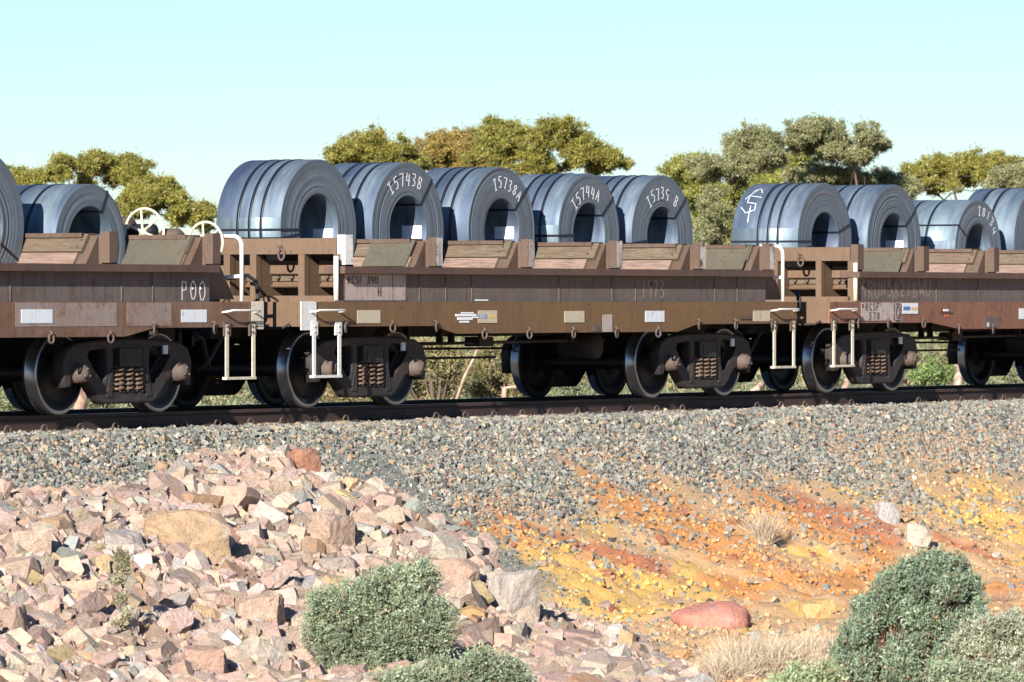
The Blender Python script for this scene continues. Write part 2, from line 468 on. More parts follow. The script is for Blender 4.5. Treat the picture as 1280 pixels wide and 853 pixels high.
def lin(a, b, st): return np.arange(a, b, st)
xs = np.concatenate([[-3000,-1200,-500,-250,-120,-70,-45,-30,-24,-20], lin(-18, 19, .085), [20,22,25,30,40,60,90,140,220,400,800,1600,4000]])
ys = np.concatenate([[-1500,-500,-200,-100,-60,-40,-30,-24,-20,-17.5,-16], lin(-15.5, -1.6, .085), [-1.5,-1,0,1,1.95,2.5,3,3.7,4.5,5.5,7,9,12,16,22,30,42,60,85,120,180,300,600,1500,4500]])
GX, GY = np.meshgrid(xs, ys, indexing='ij')
GZ = terr(GX, GY)
nx_, ny_ = GX.shape
V = np.stack([GX, GY, GZ], -1).reshape(-1, 3)
idx = np.arange(nx_*ny_).reshape(nx_, ny_)
Fq = np.stack([idx[:-1,:-1], idx[1:,:-1], idx[1:,1:], idx[:-1,1:]], -1).reshape(-1, 4)
col, _, _, _ = soil(GX, GY)
me = np_mesh('ground', V, Fq, M['ground'], smooth=True)
at = me.color_attributes.new('tint', 'FLOAT_COLOR', 'POINT')
cc = np.ones((nx_*ny_, 4), np.float32); cc[:, :3] = col.reshape(-1, 3); at.data.foreach_set('color', cc.ravel())
ground = link('ground', me); tag(ground, kind='structure')

# ---------------------------------------------------------------- stones
def project(P):
    dx = P[..., 0]-CX; dy = P[..., 1]-CY
    d = dx*TS + dy*TC
    return 640 + F_PX*(dx*TC-dy*TS)/d, HOR + F_PX*(CZ-P[..., 2])/d, d
def in_view(P, mx=60, my=60):
    u, v, d = project(P)
    return (u > -mx) & (u < 1280+mx) & (v < 853+my) & (v > 0)
CUBE = np.array([(-1,-1,-1),(1,-1,-1),(1,1,-1),(-1,1,-1),(-1,-1,1),(1,-1,1),(1,1,1),(-1,1,1)], float)
CF = np.array([(0,3,2),(0,2,1),(4,5,6),(4,6,7),(0,1,5),(0,5,4),(1,2,6),(1,6,5),(2,3,7),(2,7,6),(3,0,4),(3,4,7)])
def rand_rot(n):
    q = rng.normal(size=(n, 4)); q /= np.linalg.norm(q, axis=1)[:, None]
    w, x, y, z = q.T
    return np.stack([1-2*(y*y+z*z), 2*(x*y-z*w), 2*(x*z+y*w), 2*(x*y+z*w), 1-2*(x*x+z*z), 2*(y*z-x*w), 2*(x*z-y*w), 2*(y*z+x*w), 1-2*(x*x+y*y)], -1).reshape(n, 3, 3)
def stones(name, P, size, cols, parent=None):
    n = len(P)
    c = CUBE[None]*.5*(1 + rng.uniform(-.45, .35, (n, 8, 3)))
    c = c*(rng.uniform(.6, 1.25, (n, 1, 3)))
    c = np.einsum('nij,nkj->nki', rand_rot(n), c) * size[:, None, None] + P[:, None, :]
    Fc = (CF[None] + (np.arange(n)*8)[:, None, None]).reshape(-1, 3)
    shade = cols[:, None, :]*rng.uniform(.9, 1.1, (n, 12, 1))
    me = np_mesh(name, c.reshape(-1, 3), Fc, M['gravel'], shade.reshape(-1, 3))
    return link(name, me, parent)
def pick(pal, w, n):
    pal = np.array(pal); i = rng.choice(len(pal), n, p=np.array(w)/sum(w))
    return pal[i]*rng.uniform(.8, 1.2, (n, 1))*(1+rng.uniform(-.06, .06, (n, 3)))
GREYS = [(.275,.28,.245),(.38,.37,.31),(.175,.18,.16),(.46,.36,.24),(.40,.27,.18),(.55,.50,.41),(.10,.10,.09),(.30,.305,.27)]
GW = [24, 15, 15, 13, 8, 5, 8, 12]

N = 125000
X = rng.uniform(-13, 19, N); Y = rng.uniform(-4.6, -.80, N)
Z = terr(X, Y)
_, g, hw, fine = soil(X, Y)
P = np.stack([X, Y, Z], -1)
keep = (rng.random(N) < g + .02) & in_view(P) & (hw < .5)
P = P[keep]; n = len(P)
size = np.clip(rng.lognormal(-3.46, .30, n), .018, .06)
P[:, 2] += rng.uniform(-.005, .02, n)
cl = pick(GREYS, GW, n)
warm = (fbm(P[:, 0]*.25, P[:, 1], 1.2, 3, 41) > .10)[:, None] & (P[:, 1:2] < -2.4)
cl = np.where(warm & (rng.random((n, 1)) < .25), np.array((.50,.33,.20)), cl)
tag(stones('ballast', P, size, cl), kind='stuff')

N = 95000                                         # spilled gravel on the bank
X = rng.uniform(-15, 17, N); Y = -rng.uniform(2.9, 14, N)
_, g, hw, fine = soil(X, Y); Z = terr(X, Y); P = np.stack([X, Y, Z], -1)
s = -Y
streak = fbm(X*2.2, Y*.35, 1.3, 4, 51)
dens = np.clip(.62 + 2.4*streak - .10*(s-3.4), .06, 1)*(1-.75*(s > 6)*(heap_d(X, Y) < -2.5))
dens = np.maximum(dens, .5*np.exp(-((heap_d(X, Y)+.4)/.7)**2))
keep = (rng.random(N) < dens) & (hw < .4) & in_view(P) & (g < .9) & (fine < .5)
P = P[keep]; n = len(P); size = np.clip(rng.lognormal(-3.6, .38, n), .014, .085)
P[:, 2] += size*.12
cl = pick(GREYS, GW, n)
sc_, _, _, _ = soil(P[:, 0], P[:, 1]); own = rng.random(n) < .45 + .25*sstep(3.5, 5.5, -P[:, 1])
cl = np.where(own[:, None], sc_*rng.uniform(.75, 1.2, (n, 1)), cl)
tag(stones('loose_gravel', P, size, cl), kind='stuff')

N = 60000                                         # fine chips in the chute
X = rng.uniform(-12, 0, N); Y = -rng.uniform(2.4, 9, N)
_, g, hw, fine = soil(X, Y); Z = terr(X, Y); P = np.stack([X, Y, Z], -1)
keep = (rng.random(N) < fine) & in_view(P) & (hw < .5)
P = P[keep]; n = len(P); size = rng.uniform(.014, .030, n)
tag(stones('fine_chips', P, size, pick([(.24,.25,.22),(.31,.32,.29),(.17,.175,.16),(.36,.30,.22)], [5, 4, 3, 1.2], n)), kind='stuff')

# rock shapes shared by the single rocks
def rock_mesh(seed, cuts=5, flatz=.6, longx=1.25, sub=False):
    r = random.Random(seed); bm = bmesh.new()
    sx, sy, sz = longx, r.uniform(.75, 1.05), flatz
    for x in (-.5, .5):
        for y in (-.5, .5):
            for z in (-.5, .5):
                bm.verts.new((x*sx*r.uniform(.72, 1.05), y*sy*r.uniform(.72, 1.05), z*sz*r.uniform(.7, 1.1)))
    res = bmesh.ops.convex_hull(bm, input=bm.verts)
    for i in range(cuts):
        d = Vector((r.gauss(0, 1), r.gauss(0, 1), r.gauss(0, 1))).normalized()
        far = max(v.co.dot(d) for v in bm.verts)
        g = bmesh.ops.bisect_plane(bm, geom=bm.verts[:]+bm.edges[:]+bm.faces[:], plane_co=d*far*r.uniform(.60, .86), plane_no=d, clear_outer=True)
        ed = [e for e in g['geom_cut'] if isinstance(e, bmesh.types.BMEdge)]
        if ed: bmesh.ops.holes_fill(bm, edges=ed, sides=0)
    bmesh.ops.dissolve_degenerate(bm, dist=.03, edges=bm.edges)
    if sub:
        from mathutils import noise
        bmesh.ops.triangulate(bm, faces=bm.faces)
        bmesh.ops.subdivide_edges(bm, edges=bm.edges[:], cuts=1)
        bmesh.ops.triangulate(bm, faces=bm.faces)
        bmesh.ops.subdivide_edges(bm, edges=bm.edges[:], cuts=2, use_grid_fill=True)
        bmesh.ops.smooth_vert(bm, verts=bm.verts, factor=.45, use_axis_x=True, use_axis_y=True, use_axis_z=True)
        bm.normal_update()
        for v in bm.verts:
            q = v.co*5 + Vector((seed, 0, 0))
            v.co += v.normal*(.035*noise.noise(q) + .016*noise.noise(q*2.7) + .008*noise.noise(q*7))
    bmesh.ops.triangulate(bm, faces=bm.faces)
    bmesh.ops.recalc_face_normals(bm, faces=bm.faces)
    me = bpy.data.meshes.new('rock'); bm.to_mesh(me); bm.free()
    me.materials.append(M['stone'])
    return me
ROCKS = [rock_mesh(i, rnd.choice([4,5,6,7,8]), rnd.uniform(.42, .85), rnd.uniform(.95, 1.5)) for i in range(36)]
PINKS = [(.50,.36,.275),(.55,.42,.33),(.42,.30,.23),(.55,.45,.36),(.38,.36,.325),(.51,.37,.295),(.53,.38,.21),(.31,.22,.17),(.58,.52,.45),(.42,.25,.15)]
PWT = [24, 20, 13, 15, 6, 18, 4, 5, 6, 3]

# named boulders: pixel box in the photograph -> place, width
BOULD = [
 (180,292,645,712,(.62,.44,.27),'large tan boulder with a brown weathered side, biggest on the rock heap','boulder',3,.72),
 (362,398,568,606,(.48,.23,.15),'dark red-brown peaked rock at the top right end of the rock heap','boulder',8,1.1),
 (843,940,748,797,(.86,.36,.27),'smooth rounded red boulder beside the dry grass at the foot of the bank','boulder',5,.55),
 (296,362,748,808,(.70,.52,.40),'blocky pale pink boulder just left of the green saltbush','boulder',12,.8),
 (228,290,815,853,(.60,.40,.31),'broad flat pinkish boulder at the bottom left edge of the view','boulder',14,.55),
 (610,668,725,790,(.58,.52,.46),'grey-white slab leaning on the right flank of the rock heap','boulder',17,.6),
 (535,597,703,745,(.66,.46,.36),'long pink slab of rock above the green saltbush','boulder',21,.5),
 (998,1045,750,776,(.80,.53,.22),'bright yellow flat rock left of the large dark saltbush','boulder',24,.5),
 (1132,1165,658,690,(.78,.68,.55),'cream-white chunk of rock on the orange bank','boulder',27,.6),
 (1095,1122,632,656,(.62,.62,.62),'pale grey flat stone on the orange bank above the cream-white rock','stone',30,.4),
 (385,440,655,700,(.64,.47,.36),'long sloping pinkish rock slab near the middle of the rock heap','boulder',33,.55),
 (400,448,700,725,(.56,.50,.45),'narrow grey slab with a dark cracked end on the rock heap','boulder',35,.5),
 (130,180,668,705,(.52,.48,.44),'grey pointed rock left of the large tan boulder','boulder',41,.8),
 (920,938,785,800,(.66,.44,.14),'small yellow stone leaning on the red boulder','stone',47,.8),
 (575,608,762,785,(.66,.42,.18),'orange-yellow rock between pink rocks right of the green saltbush','boulder',52,.7),
 (0,40,765,812,(.52,.38,.31),'dark-sided pinkish rock at the left edge of the view','boulder',55,.8),
]
taken = []
for x0, x1, y0, y1, c, lab, cat, seed, fl in BOULD:
    h = hit((x0+x1)/2, y0*.25+y1*.75); d = project(np.array(h))[2]
    w = (x1-x0)/F_PX*d
    if seed == 5:
        y0 += 6
        from mathutils import noise
        bm = bmesh.new(); bmesh.ops.create_icosphere(bm, subdivisions=4, radius=.52)
        for v in bm.verts:
            v.co *= 1 + .16*noise.noise(v.co*2.2+Vector((3,1,0))) + .05*noise.noise(v.co*6) - .05*(noise.noise(v.co*3+Vector((9,0,0))) > .12)
            v.co.z *= .84
            if v.co.z > .22: v.co.z = .22 + (v.co.z-.22)*.6
        me = bpy.data.meshes.new('boulder'); bm.to_mesh(me); bm.free(); me.materials.append(M['stone'])
    else: me = rock_mesh(200+seed, 9, .72, 1.05, True)
    o = link('boulder' if cat != 'stone' else 'stone', me)
    hgt = (y1-y0)/F_PX*d*.95
    o.scale = (w*1.0, w*.9, hgt/.62)
    o.rotation_euler = (rnd.uniform(-.1,.1), rnd.uniform(-.1,.1), rnd.uniform(-.5,.5)-TH*.6)
    o.location = (h.x, h.y, float(terr(h.x, h.y)) + hgt*(.42 if seed not in (24, 44, 5, 3) else .2 if seed != 3 else .34))
    o.color = (c[0]*.80, c[1]*.77, c[2]*.74, 1)
    if seed == 5:
        for p_ in me.polygons: p_.use_smooth = True
    tag(o, lab, cat)
    taken.append((h.x, h.y, w*.60 if seed not in (5, 24) else w*.42))

heap = empty('rock_heap', (-8.0, -5.0, float(terr(-8.0, -5.0))))
tag(heap, 'long heap of broken pink and grey rocks beside the railway embankment', 'rock heap')
cand = []
placed = list(taken); cell = {}
def cells(x, y, r):
    for i in range(int((x-r)//.3), int((x+r)//.3)+1):
        for j in range(int((y-r)//.3), int((y+r)//.3)+1): yield (i, j)
for tkn in placed:
    for c_ in cells(*tkn): cell.setdefault(c_, []).append(tkn)
sizes = sorted(np.clip(rng.lognormal(-2.55, .52, 16000), .055, .42), reverse=True)
NC = 60000
cs_ = rng.uniform(2.35, 12.5, NC); cx_ = rng.uniform(-19, -2.5, NC)
ch_ = heap_d(cx_, -cs_); cz_ = terr(cx_, -cs_)
okc = (ch_ > -.12) & in_view(np.stack([cx_, -cs_, cz_], -1), 70, 50)
CN = [(float(p), float(q), float(h_)) for p, q, h_ in zip(cx_[okc], cs_[okc], ch_[okc])]; ci = 0
for sz in sizes:
    ok = False
    for tr in range(14):
        x, s_, hd = CN[ci % len(CN)]; ci += 1; y = -s_
        if sz > .2 and hd < .35: continue
        if s_ < 3.0 and sz > .16: continue
        r = sz*.41
        if any((x-a_)**2 + (y-b_)**2 < (r+c)**2 for c_ in cells(x, y, r) for a_, b_, c in cell.get(c_, [])): continue
        ok = True; break
    if not ok: continue
    tk = (x, y, r); placed.append(tk)
    for c_ in cells(*tk): cell.setdefault(c_, []).append(tk)
    cand.append((sz, x, y))
cand.sort(reverse=True)
hl = heap.location
def place_rock(parent, base, sz, x, y, c, sink=.2, name='rock'):
    o = link(name, rnd.choice(ROCKS), parent)
    o.scale = (sz*.98, sz*.98, sz*1.0*rnd.uniform(.8, 1.2))
    o.rotation_euler = (rnd.gauss(0, .38), rnd.gauss(0, .38), rnd.uniform(0, 6.28))
    o.location = Vector((x, y, float(terr(x, y)) + sz*sink)) - base
    o.color = (*[float(v) for v in c], 1)
    return o
big = cand[:300]
for (sz, x, y), c in zip(big, pick(PINKS, PWT, len(big))):
    place_rock(heap, hl, sz, x, y, c, .22)
# smaller rocks of the heap joined
def joined_rocks(name, items, cols, parent, base):
    Vs = []; Fs = []; Cs = []; o = 0
    lib = []
    for me in ROCKS:
        v = np.empty(len(me.vertices)*3); me.vertices.foreach_get('co', v)
        f = np.array([list(p.vertices) for p in me.polygons]); lib.append((v.reshape(-1, 3), f))
    Rm = rand_rot(len(items))
    for i, (sz, x, y, z) in enumerate(items):
        v, f = lib[rng.integers(len(lib))]
        Vs.append(v @ Rm[i].T*sz*1.15 + (x-base[0], y-base[1], z-base[2])); Fs.append(f+o); o += len(v)
        Cs.append(np.repeat(cols[i][None], len(f), 0))
    me = np_mesh(name, np.concatenate(Vs), np.concatenate(Fs), M['gravel'], np.concatenate(Cs))
    return link(name, me, parent)
small = cand[300:]
ob = joined_rocks('smaller_rocks', [(s_, x, y, float(terr(x, y)) + s_*.18) for s_, x, y in small], pick(PINKS, PWT, len(small)), heap, hl)
tag(ob, kind='stuff')
N = 52000
X = rng.uniform(-19, -2.5, N); Y = -rng.uniform(2.3, 13, N); Z = terr(X, Y); P = np.stack([X, Y, Z], -1)
hd = heap_d(X, Y)
keep = (hd > -.25) & in_view(P, 60, 40) & (rng.random(N) < sstep(-.3, .3, hd))
P = P[keep]; n = len(P); size = np.clip(rng.lognormal(-3.0, .4, n), .02, .10)
P -= np.array(hl)
P[:, 2] += size*.25 + .05*rng.random(n)
tag(stones('rubble', P, size, pick(PINKS, PWT, n)*.95, heap), kind='stuff')

# larger single stones on the soil bank: children of the ground
k = 0; tries = 0
BANK = [(.50,.26,.12),(.55,.37,.16),(.42,.16,.09),(.50,.43,.35),(.30,.31,.30),(.48,.36,.26)]
while k < 90 and tries < 4000:
    tries += 1
    px = rng.uniform(480, 1275); py = rng.uniform(600, 845)
    h = hit(px, py)
    if -h.y < 3.4 or float(heap_d(np.array(h.x), np.array(h.y))) > -.15: continue
    c = pick(BANK, [5, 5, 4, 3, 4, 3], 1)[0]
    place_rock(ground, Vector((0, 0, 0)), float(np.clip(rng.lognormal(-2.5, .3), .07, .17)), h.x, h.y, c, .16, 'stone')
    k += 1

# ---------------------------------------------------------------- railway track
track = empty('railway_track', (0, 0, -.17))
tag(track, 'straight railway track with rusty rails the wagons stand on', 'railway track')
tb = Vector((0, 0, -.17))
for yy in (-.7525, .7525):
    m = MB()
    prof = [(-.073,-.172),(.073,-.172),(.073,-.160),(.012,-.140),(.010,-.045),(.035,-.034),(.035,-.004),(.028,0),(-.028,0),(-.035,-.004),(-.035,-.034),(-.010,-.045),(-.012,-.140),(-.073,-.160)]
    n_ = len(prof)
    vs = [(-60, yy+a, b) for a, b in prof] + [(90, yy+a, b) for a, b in prof]
    for i in range(n_):
        j = (i+1) % n_
        m.add([vs[i], vs[j], vs[n_+j], vs[n_+i]], [(0,1,2,3)], 1 if i == 7 else 0)
    o = m.build('rail', [M['rail'], M['bright_rail']], track); o.location = -tb
slp = MB().box(-.11, .11, -1.25, 1.25, -.21, 0).mesh('sleeper', M['concrete'])
cm = MB(); pts = []
for i in range(9):
    a = math.pi*i/8
    pts.append((.055*math.cos(a), -.02 + .0*i, .018 + .05*math.sin(a)))
pts = [(.055, .03, .005)] + pts + [(-.055, .035, .005)]
cm.tube(pts, .0105, 6)
clip = cm.mesh('rail_clip', M['cap'])
ns = 0
x = -13.0
while x < 21:
    o = link('sleeper', slp, track); o.location = (x, 0, -.012)
    for yy in (-.7525-.085, ) :
        c = link('rail_clip', clip, track); c.location = (x, yy, .005)
    x += .62

# ---------------------------------------------------------------- lettering made of strokes
GL = {
 '0': [[(.5,1),(.15,.8),(.1,.4),(.3,.02),(.6,0),(.88,.3),(.85,.75),(.5,1)]],
 'O': [[(.5,1),(.15,.8),(.1,.4),(.3,.02),(.6,0),(.88,.3),(.85,.75),(.5,1)]],
 '1': [[(.5,0),(.5,1)]], 'I': [[(.2,1),(.8,1)],[(.5,1),(.5,0)],[(.2,0),(.8,0)]],
 '2': [[(.1,.8),(.4,1),(.8,.8),(.7,.5),(.1,0),(.9,0)]],
 '3': [[(.1,.95),(.6,1),(.75,.75),(.35,.52),(.8,.35),(.7,.05),(.1,0)]],
 '4': [[(.3,1),(.1,.4),(.85,.42)],[(.75,.9),(.65,0)]],
 '5': [[(.85,1),(.25,1),(.2,.6),(.6,.62),(.85,.35),(.6,.02),(.1,.05)]],
 '7': [[(.1,1),(.85,1),(.45,0)]],
 '8': [[(.5,.52),(.15,.75),(.5,1),(.85,.78),(.5,.52),(.12,.22),(.5,0),(.88,.25),(.5,.52)]],
 '9': [[(.80,.95),(.45,1),(.12,.78),(.35,.52),(.78,.62),(.85,.95),(.70,0)]],
 'A': [[(.05,0),(.5,1),(.95,0)],[(.22,.38),(.8,.38)]],
 'B': [[(.15,0),(.15,1),(.7,.9),(.65,.6),(.15,.52),(.8,.4),(.75,.08),(.15,0)]],
 'C': [[(.85,.85),(.5,1),(.15,.7),(.15,.3),(.5,0),(.85,.15)]],
 'F': [[(.15,0),(.15,1),(.85,1)],[(.15,.52),(.65,.52)]],
 'H': [[(.15,0),(.15,1)],[(.85,0),(.85,1)],[(.15,.5),(.85,.5)]],
 'M': [[(.05,0),(.1,1),(.5,.3),(.9,1),(.95,0)]], 'N': [[(.1,0),(.1,1),(.9,0),(.9,1)]],
 'P': [[(.15,0),(.15,1),(.75,.95),(.75,.55),(.15,.5)]],
 'R': [[(.15,0),(.15,1),(.75,.9),(.7,.55),(.15,.5),(.85,0)]],
 'S': [[(.85,.88),(.5,1),(.15,.78),(.3,.55),(.7,.45),(.85,.22),(.5,0),(.12,.12)]],
 'U': [[(.1,1),(.12,.2),(.5,0),(.88,.2),(.9,1)]], 'W': [[(.0,1),(.25,0),(.5,.7),(.75,0),(1,1)]], 'V': [[(0,1),(.5,0),(1,1)]],
}
def strokes(mb, lines, fn, w, nrm, mi=0):
    """lines in local (u,v); fn maps to 3D; flat ribbon of width w"""
    for li, L in enumerate(lines):
        pts = []
        for i in range(len(L)-1):
            for k_ in range(3): pts.append((L[i][0] + (L[i+1][0]-L[i][0])*k_/3, L[i][1] + (L[i+1][1]-L[i][1])*k_/3))
        pts.append(L[-1])
        P = [Vector(fn(u, v)) for u, v in pts]; k = len(P); vs = []
        for i in range(k):
            t_ = (P[min(i+1, k-1)] - P[max(i-1, 0)]).normalized()
            n_ = nrm(P[i]) if callable(nrm) else Vector(nrm)
            sd = t_.cross(n_).normalized()*w*.40
            if not callable(nrm): sd.x *= 1.8
            e = t_*w*(.3 if i == k-1 else -.3 if i == 0 else 0) + n_*(.0006*li + (.0004 if i == k-1 else 0))
            vs += [P[i]+e-sd, P[i]+e+sd]
        mb.add(vs, [(2*i, 2*i+2, 2*i+3, 2*i+1) for i in range(k-1)], mi)
def text_lines(txt, h, cw, gap=.25, jit=0., seed=1):
    r = random.Random(seed); out = []; x = 0
    for ch in txt:
        if ch == ' ': x += cw*.8; continue
        dy = r.uniform(-jit, jit)*h; sc_ = 1 + r.uniform(-jit, jit)
        for L in GL[ch]:
            out.append([(x + u*cw*sc_, dy + v*h*sc_) for u, v in L])
        x += cw*(1+gap)
    return out, x
def flat_text(name, txt, x, z, h, cw, w, mat, parent, y=-1.3535, jit=0., seed=1, slope=0.):
    r = random.Random(seed); q = x
    for ch in txt:
        if ch != ' ':
            dz = r.uniform(-jit, jit)*h; sc_ = 1 + r.uniform(-jit, jit); m = MB()
            strokes(m, GL[ch], lambda u, v: (q+u*cw*sc_, y, z+dz+v*h*sc_), w, (0, -1, 0)); m.build(name, mat, parent)
        q += cw*1.3

# ---------------------------------------------------------------- wagon pieces shared by all wagons
def curve_plate(name, outlines, y0, y1, bevel, mat):
    cu = bpy.data.curves.new(name, 'CURVE'); cu.dimensions = '2D'; cu.fill_mode = 'BOTH'
    cu.extrude = (y1-y0)/2 - bevel; cu.bevel_depth = bevel; cu.bevel_resolution = 1
    for pts in outlines:
        sp = cu.splines.new('POLY'); sp.points.add(len(pts)-1)
        for p, (a, b) in zip(sp.points, pts): p.co = (a, b, 0, 1)
        sp.use_cyclic_u = True
    ob = bpy.data.objects.new(name, cu); COL.objects.link(ob)
    dg = bpy.context.evaluated_depsgraph_get()
    me = bpy.data.meshes.new_from_object(ob.evaluated_get(dg))
    bpy.data.objects.remove(ob); bpy.data.curves.remove(cu)
    me.transform(Matrix(((1,0,0,0),(0,0,-1,(y0+y1)/2),(0,1,0,0),(0,0,0,1))))
    me.materials.clear(); me.materials.append(mat)
    return me
AX = .415
def side_outline():
    pts = [(-1.10,.30),(-1.12,.52),(-1.06,.64),(-.92,.70),(-.5,.735),(0,.745),(.5,.735),(.92,.70),(1.06,.64),(1.12,.52),(1.10,.30),(1.02,.30),(1.01,.47),(.76,.47),(.75,.36),(.68,.34),(.50,.17),(.42,.125),(-.42,.125),(-.50,.17),(-.68,.34),(-.75,.36),(-.76,.47),(-1.01,.47),(-1.02,.30)]
    hl_ = [(-.74,.58),(-.70,.665),(-.42,.685),(-.36,.65),(-.36,.42),(-.40,.31),(-.47,.31),(-.64,.47)]
    sp_ = [(-.285,.675),(.285,.675),(.285,.205),(-.285,.205)]
    s1 = [(-.60,.34),(-.50,.29),(-.42,.22),(-.47,.21)]
    return [pts, hl_, [(-a, b) for a, b in hl_][::-1], sp_]
SF_NEAR = curve_plate('side_frame', side_outline(), -1.09, -.94, .022, M['bogie'])
SF_FAR = curve_plate('side_frame', side_outline(), .94, 1.09, .022, M['bogie'])
def ribs(ys):
    m = MB()
    o = .015*ys
    return m
def spring_mesh(sgn):
    m = MB(); path = []
    turns = 5.2
    for i in range(int(turns*12)+1):
        a = 2*math.pi*i/12
        path.append((.072*math.cos(a), sgn*1.055 + .066*math.sin(a), .225 + .245*i/(turns*12)))
    m.tube(path, .0135, 6)
    return m.mesh('spring', M['spring'])
SPR = {-1: spring_mesh(-1), 1: spring_mesh(1)}
def cap_mesh(sgn):
    m = MB(); y = lambda a: sgn*a
    m.lathe_y([(0,y(1.205)),(.045,y(1.205)),(.05,y(1.19)),(.075,y(1.185)),(.088,y(1.165)),(.088,y(1.12)),(.098,y(1.115)),(.098,y(.99)),(.085,y(.94))], 0, AX, 22)
    for k_ in range(3):
        a = math.pi/2 + k_*2*math.pi/3
        m.tube([(.045*math.cos(a), y(1.17), AX+.045*math.sin(a)), (.045*math.cos(a), y(1.215), AX+.045*math.sin(a))], .013, 6)
    m.box(-.115, .115, min(y(.93), y(1.08)), max(y(.93), y(1.08)), AX+.02, AX+.075)
    return m.mesh('bearing_cap', M['cap'])
CAPM = {-1: cap_mesh(-1), 1: cap_mesh(1)}
def wheel_mesh(sgn):
    m = MB(); R = AX; y = lambda a: sgn*a
    prof = [(.085,y(.90)),(.11,y(.90)),(.12,y(.85)),(.20,y(.80)),(.32,y(.82)),(.345,y(.85)),(R-.035,y(.855)),(R-.006,y(.855)),(R,y(.845)),(R+.002,y(.745)),(R+.018,y(.735)),(R+.03,y(.72)),(R+.022,y(.71)),(R-.03,y(.705)),(.34,y(.71)),(.32,y(.76)),(.13,y(.74)),(.085,y(.70))]
    mis = [0]*(len(prof)-1); mis[6] = 1; mis[7] = 1; mis[8] = 1; mis[9] = 1
    m.lathe_y(prof, 0, AX, 56, mis=mis)
    return m.mesh('wheel', [M['wheel'], M['tread']])
WH = {-1: wheel_mesh(-1), 1: wheel_mesh(1)}
AXM = MB().lathe_y([(0,-1.15),(.07,-1.15),(.07,-.9),(.09,-.88),(.09,-.7),(.078,-.6),(.078,.6),(.09,.7),(.09,.88),(.07,.9),(.07,1.15),(0,1.15)], 0, AX, 16).mesh('axle', M['wheel'])
m = MB()
m.box(-.20, .20, -1.12, 1.12, .48, .66); m.box(-.13, .13, -1.125, -.9, .50, .62); m.box(-.22, .22, -.45, .45, .60, .80)
for sx in (-1, 1):
    m.box(sx*.42-.05, sx*.42+.05, -.85, .85, .33, .42)           # brake beams
    m.box(sx*.47-.03, sx*.47+.03, -.82, -.72, .30, .52); m.box(sx*.47-.03, sx*.47+.03, .72, .82, .30, .52)
    m.tube([(sx*.42, -.25, .38), (sx*.30, -.1, .60), (sx*.12, 0, .66)], .022, 6)
m.box(-.26, .26, -1.07, -.93, .195, .225); m.box(-.26, .26, .93, 1.07, .195, .225)
m.box(-.24, .24, -1.08, -.92, .468, .492)
BOL = m.mesh('bogie', M['under'])
LUGS = []
for sx in (-1, 1):
    m = MB(); m.add([(sx*.30,-1.10,.46),(sx*.34,-1.10,.40),(sx*.40,-1.10,.18),(sx*.30,-1.10,.17),(sx*.30,-1.06,.46),(sx*.34,-1.06,.40),(sx*.40,-1.06,.18),(sx*.30,-1.06,.17)],
      [(0,3,2,1) if sx < 0 else (0,1,2,3),(4,5,6,7),(0,1,5,4),(1,2,6,5),(2,3,7,6),(3,0,4,7)])
    LUGS.append(m.mesh('frame_rib', M['bogie']))
m = MB(); m.box(.60, .68, -1.105, -1.088, .60, .69); TAGP = m.mesh('bogie_tag', M['placard'])
m = MB()
pts = [(.034*math.sin(a), 0, -.040*math.cos(a)*1.2) for a in [2*math.pi*i/14 for i in range(14)]]
m.tube(pts, .0115, 6, closed=True)
m.tube([(0, .040, .075), (.0, .0, .066), (0, -.015, .040)], .012, 6)
RING = m.mesh('tie_ring', M['cap'])

def make_bogie(wag, bx, tagp=True):
    b = link('bogie', BOL, wag, (bx, 0, 0))
    for sgn in (-1, 1):
        link('side_frame', SF_NEAR if sgn < 0 else SF_FAR, b)
        for k_ in (-.165, 0, .165): link('spring', SPR[sgn], b, (k_, 0, 0))
        for ax in (-.88, .88):
            link('bearing_cap', CAPM[sgn], b, (ax, 0, 0)); link('wheel', WH[sgn], b, (ax, 0, 0))
    for ax in (-.88, .88): link('axle', AXM, b, (ax, 0, 0))
    for lg in LUGS: link('frame_rib', lg, b)
    if tagp: link('bogie_tag', TAGP, b)
    return b

